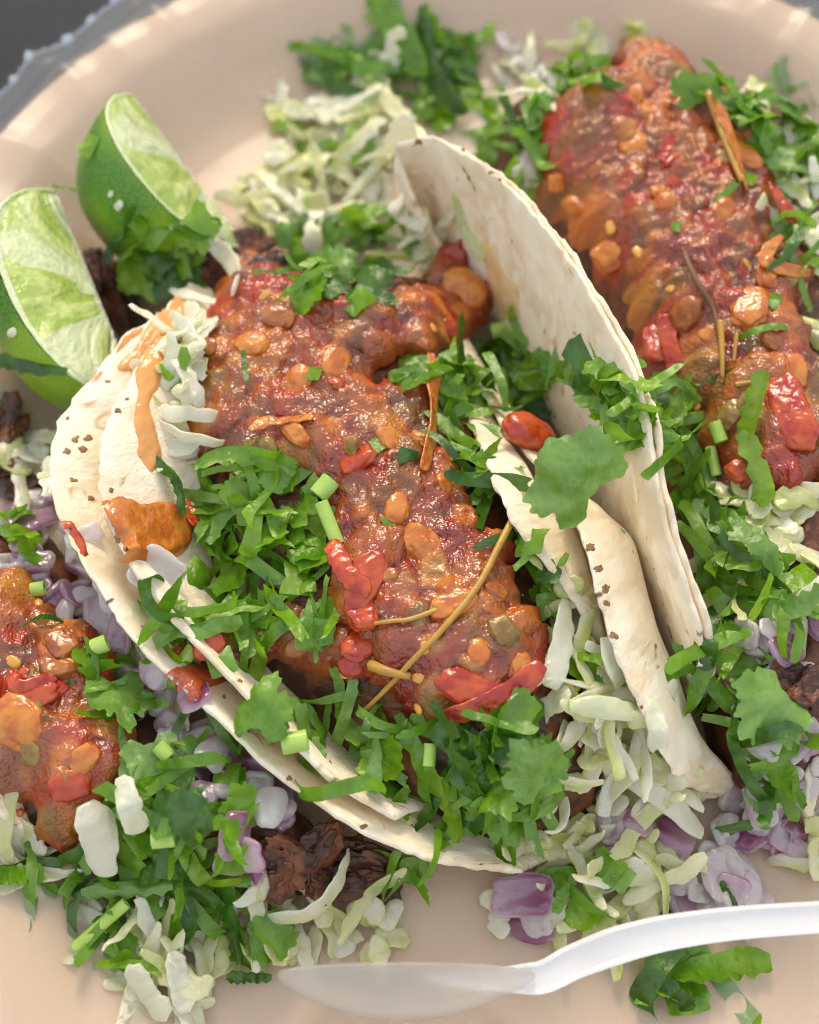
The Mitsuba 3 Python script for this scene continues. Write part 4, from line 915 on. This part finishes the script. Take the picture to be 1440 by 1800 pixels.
cilantro([(360, 520), (600, 560), (740, 700), (900, 960), (930, 1180), (740, 1230), (620, 1000), (520, 800), (350, 800)], 12, 'scattered on the middle salsa', 120, kinds=(0, .35, .65), size=.6, tones=(.25, .45, .15, .15), under=0, lift=.0004, tilt=.15)
cilantro([(990, 200), (1200, 150), (1340, 300), (1400, 560), (1440, 800), (1260, 800), (1130, 640), (1000, 380)], 10, 'scattered on the right salsa', 121, kinds=(0, .35, .65), size=.6, tones=(.3, .45, .1, .15), under=0, lift=.0004, tilt=.15)
cilantro([(0, 1020), (120, 1120), (220, 1260), (180, 1380), (40, 1400)], 5, 'scattered on the left salsa', 122, kinds=(0, .4, .6), size=.6, tones=(.3, .5, 0, .2), under=0, lift=.0004, tilt=.15)

# ------------------------------------------------------------------ single strips, leaves and stems that stand out
D_, M_, B_, P_ = LEAVES
for k, (pts, w, mat, desc, where) in enumerate([
    ([(1332, 676, .004), (1312, 740, .003), (1300, 790, .001)], 3.6, B_, 'long bright green cilantro strip', 'standing up on the lower end of the right salsa'),
    ([(1295, 770, .001), (1330, 850, .002), (1338, 900, .001)], 4.2, B_, 'wide bright green cilantro strip', 'on the lower end of the right salsa'),
    ([(985, 655, 0), (1040, 700, .002), (1110, 706, .002), (1200, 704, .002), (1222, 728, 0)], 3.0, P_, 'long pale cilantro strip', 'lying across the tall tortilla wall'),
    ([(1030, 735, 0), (1120, 750, .001), (1200, 735, 0)], 3.4, M_, 'long green cilantro strip', 'lying across the tall tortilla wall'),
    ([(1060, 800, 0), (1130, 785, .001), (1225, 772, .001)], 3.0, M_, 'thin cilantro strip', 'pointing right over the tall wall edge'),
    ([(1130, 752, .001), (1190, 800, .002), (1232, 870, .001)], 4.0, M_, 'wide cilantro strip', 'bending down from the tall wall edge'),
    ([(1236, 905, .001), (1290, 950, .003), (1330, 985, .004), (1362, 1022, .001)], 5.2, P_, 'wide pale shiny cilantro strip', 'below the right salsa'),
    ([(1230, 960, 0), (1270, 1000, .002), (1330, 1010, .003)], 3.6, B_, 'bright cilantro strip', 'below the right salsa'),
    ([(1330, 1085, .001), (1290, 1078, .002), (1255, 1095, .002), (1240, 1140, .001), (1222, 1200, .001)], 4.2, D_, 'dark hooked cilantro strip', 'beside the lower tip of the tall wall'),
    ([(1440, 1040, .001), (1400, 1075, .002), (1350, 1090, .001)], 4.0, P_, 'pale cilantro strip', 'at the right edge'),
    ([(1290, 1300, .001), (1340, 1350, .003), (1405, 1420, .002)], 4.4, M_, 'long straight cilantro strip', 'across the lower right onion'),
    ([(760, 1372, .002), (788, 1420, .003), (800, 1490, .002)], 3.2, B_, 'long bright light green strip', 'hanging in the heap below the middle salsa'),
    ([(700, 1262, .001), (730, 1330, .003), (775, 1410, .002)], 3.0, M_, 'long green cilantro strip', 'running down the heap below the middle salsa'),
    ([(875, 1390, .002), (890, 1450, .002), (886, 1545, .001)], 3.8, M_, 'toothed hanging cilantro strip', 'at the bottom tip of the middle taco'),
    ([(640, 1250, .001), (660, 1320, .002), (655, 1400, .001)], 2.8, P_, 'pale cilantro strip', 'at the left of the heap below the middle salsa'),
    ([(230, 800, .001), (285, 830, .002), (318, 870, .003), (322, 915, .001)], 2.2, D_, 'thin curved cilantro strip', 'on the white left edge of the middle taco'),
    ([(245, 1070, .001), (330, 1088, .002), (420, 1075, .002)], 2.6, M_, 'long cilantro strip', 'crossing the double left edge'),
    ([(255, 1165, .001), (330, 1128, .003), (430, 1105, .002)], 3.4, P_, 'pale cilantro strip', 'crossing the double left edge'),
    ([(350, 840, .003), (430, 825, .004), (525, 835, .002)], 3.6, M_, 'long cilantro strip', 'on the top of the pile left of the salsa'),
    ([(285, 650, .001), (312, 690, .002), (330, 630, .003)], 2.6, M_, 'bent cilantro strip', 'on the white cabbage of the middle taco'),
    ([(0, 1545, .002), (90, 1545, .003)], 3.6, M_, 'broad cilantro strip', 'at the left edge below the lower left salsa'),
    ([(150, 1575, .002), (250, 1570, .003), (310, 1560, .002)], 3.0, P_, 'pale cilantro strip', 'across the lower left heap'),
    ([(300, 1560, .002), (390, 1600, .002), (425, 1700, .001)], 2.4, D_, 'thin hanging cilantro strip', 'at the right of the lower left heap'),
    ([(400, 1720, .001), (480, 1722, .001)], 2.2, D_, 'small dark cilantro strip', 'beside the spoon tip'),
    ([(1180, 1718, .001), (1260, 1700, .001), (1350, 1692, .001)], 5.0, M_, 'wide flat cilantro strip', 'under the spoon handle'),
    ([(1150, 1700, .001), (1180, 1745, .001), (1215, 1775, .001)], 3.0, D_, 'dark narrow cilantro strip', 'under the spoon handle'),
    ([(650, 10, .002), (700, 80, .004), (740, 160, .003)], 7.0, M_, 'wide cilantro strip', 'at the top edge of the picture'),
    ([(745, 30, .003), (755, 130, .003), (820, 220, .002)], 5.0, D_, 'wide dark cilantro strip', 'at the top edge of the picture'),
    ([(535, 90, .001), (560, 150, .002), (640, 175, .001)], 3.6, D_, 'curved dark cilantro strip', 'at the left of the top heap'),
    ([(645, 225, .003), (650, 280, .002), (660, 315, .001)], 2.6, M_, 'upright cilantro strip', 'on the cabbage above the middle taco'),
    ([(815, 290, 0), (832, 320, 0), (842, 345, 0)], 2.0, D_, 'small cilantro strip', 'stuck to the tall tortilla wall'),
    ([(640, 390, .003), (700, 400, .004), (735, 400, .003)], 3.4, B_, 'bright cilantro strip', 'at the upper end of the middle salsa'),
    ([(1075, 1165, 0), (1010, 1165, .002)], 3.0, B_, 'bright cilantro strip', 'on the right wall of the middle taco'),
    ([(1260, 1555, .002), (1290, 1600, .001)], 1.4, D_, 'thin dark cilantro stem', 'on the onion above the spoon handle'),
    ([(1000, 1540, .001), (975, 1610, .001)], 2.2, M_, 'cilantro strip', 'above the spoon neck'),
    ([(1250, 1470, .001), (1330, 1450, .001)], 2.4, D_, 'cilantro strip', 'on the onion at the lower right'),
    ([(240, 1240, .002), (280, 1235, .002)], 2.4, M_, 'cilantro strip', 'at the edge of the lower left salsa'),
    ([(2, 640, .0005), (60, 655, .0008), (122, 662, .0005)], 3.0, D_, 'dark wet cilantro strip', 'stuck to the rind of the front lime'),
    ([(100, 350, .003), (140, 352, .002)], 2.0, P_, 'blurred cilantro strip', 'between the two limes')]):
    ribbon(pts, w, mat, desc, where, seed=k)
for k, (pts, w, desc, where, gr) in enumerate([
    ([(1058, 1440, .001), (1085, 1376, .004), (1130, 1400, .004), (1222, 1478, .003)], 3.6, 'long bent white cabbage shred', 'in the heap above the spoon', .0),
    ([(992, 1070, .002), (985, 1140, .003), (965, 1215, .001)], 3.8, 'thick white cabbage shred', 'beside the middle taco right wall', .05),
    ([(1060, 1130, .001), (1075, 1190, .002), (1100, 1240, .001)], 3.0, 'white cabbage shred', 'against the middle taco right wall', .05),
    ([(1000, 1250, .002), (1060, 1255, .002), (1130, 1262, .001)], 3.4, 'pale green cabbage shred', 'against the middle taco right wall', .4),
    ([(1140, 1240, .002), (1150, 1290, .002), (1148, 1325, .001)], 3.0, 'torn white cabbage shred', 'at the foot of the right wall', .1),
    ([(800, 345, 0), (820, 410, 0), (850, 460, 0)], 2.4, 'yellow green cabbage shred', 'stuck to the tall tortilla wall', .6),
    ([(775, 395, 0), (800, 380, 0)], 3.6, 'small white cabbage shred', 'stuck to the tall tortilla wall', .0),
    ([(360, 440, .003), (395, 470, .004), (412, 525, .002)], 3.6, 'white cabbage shred', 'between the back lime and the salsa', .1),
    ([(240, 1700, .001), (280, 1770, .001), (300, 1785, .001)], 4.5, 'wide cream cabbage shred', 'at the very bottom left', .1),
    ([(222, 1380, .003), (236, 1420, .004), (252, 1472, .002)], 3.6, 'short glassy white cabbage shred', 'upright in the lower left heap', .0),
    ([(160, 1425, .003), (185, 1480, .004), (192, 1545, .002)], 6.0, 'broad torn white cabbage shred', 'at the lower tip of the left salsa', .03),
    ([(310, 1680, .002), (330, 1780, .001)], 3.2, 'cream cabbage shred', 'at the very bottom left', .05)]):
    ribbon(pts, w, None, desc, where, kind='cabbage', seed=50 + k, serr=.03, green=gr)
rng = np.random.default_rng(77)
VIEWN = np.array([0, -.35, 1.0])
for u, w, mat, sz, desc, where, n0, yaw in [
    (1008, 835, P_, 1.6, 'large pale lobed cilantro leaf', 'hanging over the middle taco right wall', (-.15, -.55, .85), -2.2),
    (590, 480, P_, 1.3, 'pale lobed cilantro leaf', 'on the upper end of the middle salsa', (0, -.3, 1), 1.5),
    (620, 385, B_, .9, 'upright bright cilantro leaf', 'at the top of the middle salsa', (0, -.9, .5), 1.5),
    (560, 420, M_, 1.0, 'lobed cilantro leaf', 'at the top of the middle salsa', (-.2, -.3, 1), 2.5),
    (345, 405, B_, 1.2, 'bright cilantro leaf', 'on the lower end of the back lime', (.2, -.6, .8), .8),
    (265, 480, B_, 1.2, 'bright lobed cilantro leaf', 'hanging from the back lime', (-.2, -.8, .6), 3.0),
    (305, 470, D_, 1.2, 'dark lobed cilantro leaf', 'hanging from the back lime', (0, -.8, .6), -1.7),
    (930, 1345, P_, 1.1, 'round pale cilantro leaf', 'right of the heap below the middle salsa', (.3, -.4, .9), 0),
    (1340, 1245, P_, 1.15, 'large pale lobed cilantro leaf', 'on the onion at the lower right', (.1, -.3, 1), -1.0),
    (1040, 640, D_, 1.0, 'dark lobed cilantro leaf', 'leaning on the tall tortilla wall', (-.5, -.4, .8), 1.0),
    (250, 1535, P_, 1.1, 'toothed pale cilantro leaf', 'in the middle of the lower left heap', (0, -.3, 1), 0),
    (420, 1410, B_, .8, 'small curled bright cilantro leaf', 'on the onion below the left edge', (.3, -.5, .8), -1.3),
    (1095, 970, B_, .7, 'small bright cilantro leaf', 'on the right wall of the middle taco', None, .3)]:
    note(drop(piece_leaf, 'cilantro_leaf', mat, u, w, rng, None, 'cilantro', kind='leaf', size=sz, tilt=.08, lift=.002, z=.0475 if sz > 1.5 else None, rise=.0015, n0=n0, n_mix=1.0, yaw=yaw), desc, where, u, w)
for u, w, k, sz, desc, where in [(470, 1428, 'white', 1.2, 'large white onion piece', 'below the left edge of the middle taco'), 
                       (275, 1005, 'white', 1.6, 'large white onion piece', 'on the left edge of the middle taco'), (185, 1090, 'lavender', 1.5, 'lavender onion piece', 'leaning on the left edge of the middle taco'), (60, 925, 'purple', 1.5, 'large purple onion piece', 'at the left edge of the picture'),
                       (1270, 1540, 'lavender', 1.9, 'large lavender onion piece', 'above the spoon handle'), (1180, 1470, 'purple', 1.4, 'purple onion piece', 'above the spoon handle'), (920, 1580, 'purple', 1.6, 'large purple onion piece', 'above the spoon bowl'), (1340, 1410, 'lavender', 1.5, 'lavender onion piece', 'at the lower right')]:
    note(drop(piece_onion, 'onion_piece', 'onion_mat', u, w, rng, None, 'onion', kind=k, size=sz, tilt=.15, lift=.0012), desc, where, u, w)
for u, w, sz in [(198, 342, .35), (208, 366, .45), (214, 360, .35), (25, 585, .6)]:
    note(drop(piece_cabbage, 'cabbage_bit', 'cabbage_mat', u, w, rng, None, 'cabbage', kind='bit', size=sz, tilt=.1, lift=.0004, green=.1), 'tiny white cabbage bit', 'stuck to a lime rind', u, w)
note(drop(piece_leaf, 'cilantro_bit', B_, 160, 258, rng, None, 'cilantro', kind='bit', size=.9, tilt=.1, lift=.0006), 'bright cilantro bit', 'stuck to the back lime rind', 160, 258)
def ring_stem(u, w, L, r, ang, label, mat='stem_green', inner=.6):
    """A cut piece of hollow green stem."""
    k = 18; ph = np.arange(k) * 2 * np.pi / k
    prof = [(-L / 2, r * inner), (-L / 2, r * .95), (-L / 2 + r * .1, r), (L / 2 - r * .1, r * 1.03), (L / 2, r * .97), (L / 2, r * inner), (-L / 2, r * inner)]
    v = np.vstack([np.column_stack([np.full(k, x), q * np.cos(ph), q * np.sin(ph) * .85]) for x, q in prof])
    i, j = np.meshgrid(np.arange(len(prof) - 1), np.arange(k), indexing='ij')
    d = np.stack([i * k + j, i * k + (j + 1) % k, (i + 1) * k + (j + 1) % k, (i + 1) * k + j], -1).reshape(-1, 4)
    f = np.vstack([d[:, [0, 1, 2]], d[:, [0, 2, 3]]])
    v[:, 1:] *= (1 + .12 * (meshkit.noise(v * 400) - .5))[:, None]
    p = hit(u, w)
    M = frame(np.array([0, -.35, 1.0]), ang)
    put('stem_piece', (v @ M.T + p + np.array([0, 0, r * .9]), f), mat, label=label, cat='stem', smooth=40)
ring_stem(880, 588, .0046, .0019, .25, 'bright green hollow stem piece right of the orange tomato chunk')
ring_stem(572, 865, .0040, .0019, .9, 'bright green stem piece at the top of the left pile')
ring_stem(580, 925, .0085, .0013, -1.2, 'longer light green stem piece hanging beside the middle salsa')
ring_stem(1028, 826, .0042, .0013, .0, 'pale green stem bit on the large cilantro leaf', inner=.3)
ring_stem(1260, 765, .0042, .0014, -1.3, 'light green stem piece on the lower end of the right salsa')
ring_stem(1252, 815, .0060, .0011, -1.4, 'thin green stem piece below the right salsa')
ring_stem(178, 1630, .0120, .0011, .75, 'bright green long stem at the lower left heap')
ring_stem(70, 1040, .0026, .0014, .2, 'tiny green stem ring on the left onion')
ring_stem(178, 1140, .0030, .0016, .4, 'green stem ring above the lower left salsa')
ring_stem(290, 1478, .0040, .0016, .1, 'glassy green stem ring in the lower left heap')
ring_stem(330, 1160, .0045, .0013, 1.0, 'green stem bit on the double left tortilla edge')
ring_stem(290, 1325, .0030, .0014, -.8, 'green stem bit on the dark onion left of the taco')
ring_stem(520, 1310, .0045, .0018, .2, 'pale green stem piece on the lower left tortilla')
ring_stem(690, 1330, .0040, .0012, 1.5, 'light green stem bit in the heap below the middle salsa')
ring_stem(755, 1330, .0040, .0012, 1.5, 'yellow green stem bit under the middle salsa')
for k, (holder, pts, w, mat) in enumerate([(s_mid, [(757, 640, .003), (762, 720, .0025), (745, 830, .001)], 2.8, 'tomato_orange'), (s_mid, [(590, 962, .002), (606, 1010, .002), (650, 1050, .001)], 3.6, 'tomato_red'), (s_mid, [(443, 772, .003), (480, 752, .002), (550, 740, .001)], 2.4, 'tomato_orange'), (s_mid, [(770, 1265, .001), (870, 1240, .002), (950, 1175, .002)], 4.0, 'tomato_red'), (s_mid, [(330, 880, .001), (345, 930, .001)], 2.4, 'tomato_red'),
    (s_right, [(1243, 182, .003), (1275, 250, .003), (1310, 345, .001)], 2.4, 'tomato_orange'), (s_right, [(1162, 565, .002), (1172, 610, .002), (1190, 660, .001)], 3.6, 'tomato_red'), (s_right, [(1370, 430, .002), (1340, 470, .002), (1420, 490, .001)], 2.6, 'tomato_orange'), (s_right, [(1180, 250, .002), (1160, 290, .001)], 2.2, 'tomato_red'), (s_right, [(1350, 330, .001), (1395, 400, .001)], 2.4, 'tomato_red'),
    (s_left, [(25, 1185, .001), (40, 1215, .002), (100, 1195, .001)], 2.6, 'tomato_red'), (s_left, [(0, 1462, .001), (45, 1428, .001)], 1.6, 'tomato_orange')]):
    ribbon(pts, w, mat, None, holder, kind='skin', seed=80 + k, serr=.1, lift=.0004)
# toasted spots that stand out on the tortillas
scene['char_mat'] = two({'type': 'principled', 'base_color': proc(lambda p, n, uv: mix((.11, .05, .022), (.40, .24, .11), fbm(p.x * 1500, p.y * 1500, p.z * 1500, 2))), 'roughness': .7, 'specular': .2})
def char(holder, spots):
    rng = np.random.default_rng(91)
    for u, w, r in spots:
        th = np.arange(12) / 12 * 2 * np.pi
        rr = r * 1.25 * rng.uniform(.5, 1.2, 12)
        conform(np.column_stack([u + rr * np.cos(th), w + rr * .8 * np.sin(th)]), .00022, 'char_mat', None, int(u), step=2.2, parent=holder, wob=5)
char('tortilla_002', [(1038, 962, 9), (1050, 1000, 8), (1063, 1034, 9), (1067, 1062, 6), (1080, 1118, 9), (1128, 1243, 5), (155, 770, 7), (146, 790, 9), (132, 772, 7), (118, 795, 7), (128, 842, 6), (190, 672, 5), (160, 876, 7), (640, 1455, 7), (905, 1500, 9), (508, 1368, 7), (120, 735, 4), (175, 935, 6)])
char('tortilla_003', [(209, 721, 6), (222, 702, 4), (196, 862, 5), (203, 950, 8), (420, 1195, 5), (395, 1225, 5)])
char('tortilla', [(736, 249, 7), (862, 303, 5), (880, 316, 4), (813, 262, 4)])
# ------------------------------------------------------------------ spoon
def spoon():
    key = thing('plastic_spoon', 'white plastic spoon lying on its side at the bottom of the plate', 'spoon')
    tip, neck = at(490, 1716, .0135), at(938, 1716, .0150)
    ax = neck - tip; Lb = np.linalg.norm(ax); ax /= Lb
    side = np.array([0, .02, 1.0]); side -= ax * (side @ ax); side /= np.linalg.norm(side)
    dep = np.cross(ax, side); dep = dep if dep[1] < 0 else -dep                      # the way the bowl is hollowed
    n, m = 60, 30
    s = np.linspace(0, 1, n); q = np.linspace(-1, 1, m)
    S, Q = np.meshgrid(s, q, indexing='ij')
    wid = .0125 * np.sqrt(np.clip(1 - np.abs(2 * S - 1) ** 2.3, 0, 1)) + .0008
    deep = .0064 * np.clip(np.sin(np.pi * S ** .95), 0, 1) ** .8
    v = tip + S[..., None] * Lb * ax + (Q * wid)[..., None] * side + (deep * (1 - np.abs(Q) ** 2.4))[..., None] * dep
    i, j = np.meshgrid(np.arange(n - 1), np.arange(m - 1), indexing='ij')
    qd = np.stack([i * m + j, (i + 1) * m + j, (i + 1) * m + j + 1, i * m + j + 1], -1).reshape(-1, 4)
    f = np.vstack([qd[:, [0, 1, 2]], qd[:, [0, 2, 3]]])
    sv, sf, _ = solidify(v.reshape(-1, 3), f, .0009)
    put('bowl', (sv, sf), 'spoon_bowl_mat', key)
    mid = resample([at(745, 1716, .0148), at(860, 1722, .0150), at(940, 1720, .0158), at(1010, 1690, .017), at(1090, 1660, .020), at(1180, 1638, .022), at(1300, 1622, .023), at(1440, 1612, .024), at(1600, 1602, .025)], 60)
    w = np.interp(np.linspace(0, 1, 60), [0, .13, .22, .40, .6, 1], [.0004, .0016, .0025, .0029, .0026, .0023])
    cross = np.array([(-1, -.18), (-1, .25), (-.8, .25), (-.72, -.02), (.72, -.02), (.8, .25), (1, .25), (1, -.18)])   # a shallow channel section
    tg = np.gradient(mid, axis=0); tg /= np.linalg.norm(tg, axis=1, keepdims=True)
    a = np.cross(tg, np.array([0, -.35, 1.0])); a /= np.linalg.norm(a, axis=1, keepdims=True)
    b = np.cross(a, tg)
    V = (mid[:, None] + w[:, None, None] * (cross[None, :, :1] * a[:, None] + cross[None, :, 1:] * b[:, None])).reshape(-1, 3)
    k = len(cross); i, j = np.meshgrid(np.arange(59), np.arange(k), indexing='ij')
    qd = np.stack([i * k + j, (i + 1) * k + j, (i + 1) * k + (j + 1) % k, i * k + (j + 1) % k], -1).reshape(-1, 4)
    F = np.vstack([qd[:, [0, 1, 2]], qd[:, [0, 2, 3]]])
    for base in (0, 59 * k):
        c = len(V); V = np.vstack([V, V[base:base + k].mean(0)])
        jj = np.arange(k); F = np.vstack([F, np.stack([base + jj, base + (jj + 1) % k, np.full(k, c)], 1)])
    put('handle', (V, F), 'spoon_mat', key, smooth=40)
spoon()

# ------------------------------------------------------------------ pieces that lie wholly buried under others are left out
CELL = 6
ZB = np.full((1800 // CELL + 1, 1440 // CELL + 1), 9.)
for k_, d_ in scene.items():
    if d_.get('type') == 'ply' and k_ not in ('table', 'plate', bag):
        v_, f_ = meshkit.WRITTEN[d_['filename']][:2]
        q = screen(np.vstack([v_, v_[f_].mean(1)]).astype(float))
        q = q[(q[:, 0] >= 0) & (q[:, 0] < 1440) & (q[:, 1] >= 0) & (q[:, 1] < 1800)]
        np.minimum.at(ZB, ((q[:, 1] / CELL).astype(int), (q[:, 0] / CELL).astype(int)), q[:, 2])
gone, seen, LOOSE = set(), {}, []
for key, desc, where, u, w in PIECES:
    q = screen(meshkit.WRITTEN[scene[key]['filename']][0].astype(float))
    q = q[(q[:, 0] >= 0) & (q[:, 0] < 1440) & (q[:, 1] >= 0) & (q[:, 1] < 1800)]
    c_, r_ = (q[:, 0] / CELL).astype(int), (q[:, 1] / CELL).astype(int)
    vis = q[:, 2] < ZB[r_, c_] + .0016 if len(q) else np.zeros(0, bool)
    seen[key] = len(set(zip(c_[vis], r_[vis])))
    if not seen[key]: gone.add(key)
for cat in ('cabbage', 'cilantro'):      # the 290 of a kind that show largest stay single pieces, the rest become one chopped mass
    ks = sorted((k for k in seen if k not in gone and labels[k]['category'] == cat), key=lambda k: -seen[k])[290:]
    for k in ks:
        v_, f_, n_, uv_, col_ = meshkit.WRITTEN[scene[k]['filename']]
        (UNDER if cat == 'cilantro' else LOOSE).append((v_, f_, uv_ if cat == 'cilantro' else col_))
        gone.add(k)
for k in gone: del scene[k]; del labels[k]
for name, pile, mat, lab in (('chopped_cilantro', UNDER, 'leaf_mid', 'finely chopped green cilantro in the bottom layer of all the heaps'), ('chopped_cabbage', LOOSE, 'cabbage_mat', 'smallest bits of chopped pale cabbage showing between the larger pieces')):
    if not pile: continue
    o = np.cumsum([0] + [len(p[0]) for p in pile])
    x = np.vstack([p[2] for p in pile])
    put(name, (np.vstack([p[0] for p in pile]), np.vstack([p[1] + a for p, a in zip(pile, o)])), mat, label=lab, cat=name.split('_')[1], kind='stuff', **({'uv': x} if mat == 'leaf_mid' else {'color': x}))
PIECES = [p for p in PIECES if p[0] not in gone]
print('buried', len(gone))

# ------------------------------------------------------------------ what each loose piece is called
by = {}
for key, desc, where, u, w in PIECES: by.setdefault((desc, where), []).append((u, w, key))
for (desc, where), q in by.items():
    q.sort()
    c = np.median([[a, b] for a, b, _ in q], axis=0)
    for i, (u, w, key) in enumerate(q):
        lab = f'{desc} {where}'
        if len(q) in (2, 3): lab = ['leftmost ', 'rightmost ' if len(q) == 2 else 'middle ', 'rightmost '][i] + lab
        elif len(q) > 3: lab += ', ' + ('upper' if w < c[1] else 'lower') + ' ' + ('left' if u < c[0] else 'right') + ' part'
        labels[key]['label'] = lab
        if len(q) > 1: labels[key]['group'] = f'{desc} {where}'
ties = {}
for key, desc, where, u, w in PIECES: ties.setdefault(labels[key]['label'], []).append((u, w, key))
for lab, q in ties.items():
    if len(q) in (2, 3) and len(lab.split()) < 16:
        for i, (u, w, key) in enumerate(sorted(q)): labels[key]['label'] = ['leftmost ', 'rightmost ' if len(q) == 2 else 'middle ', 'rightmost '][i] + lab
for k_, d_ in labels.items():
    if len(d_.get('label', '').split()) > 16: print('long label', k_, d_['label'])
from collections import Counter
print(Counter(d_.get('category') for d_ in labels.values()))
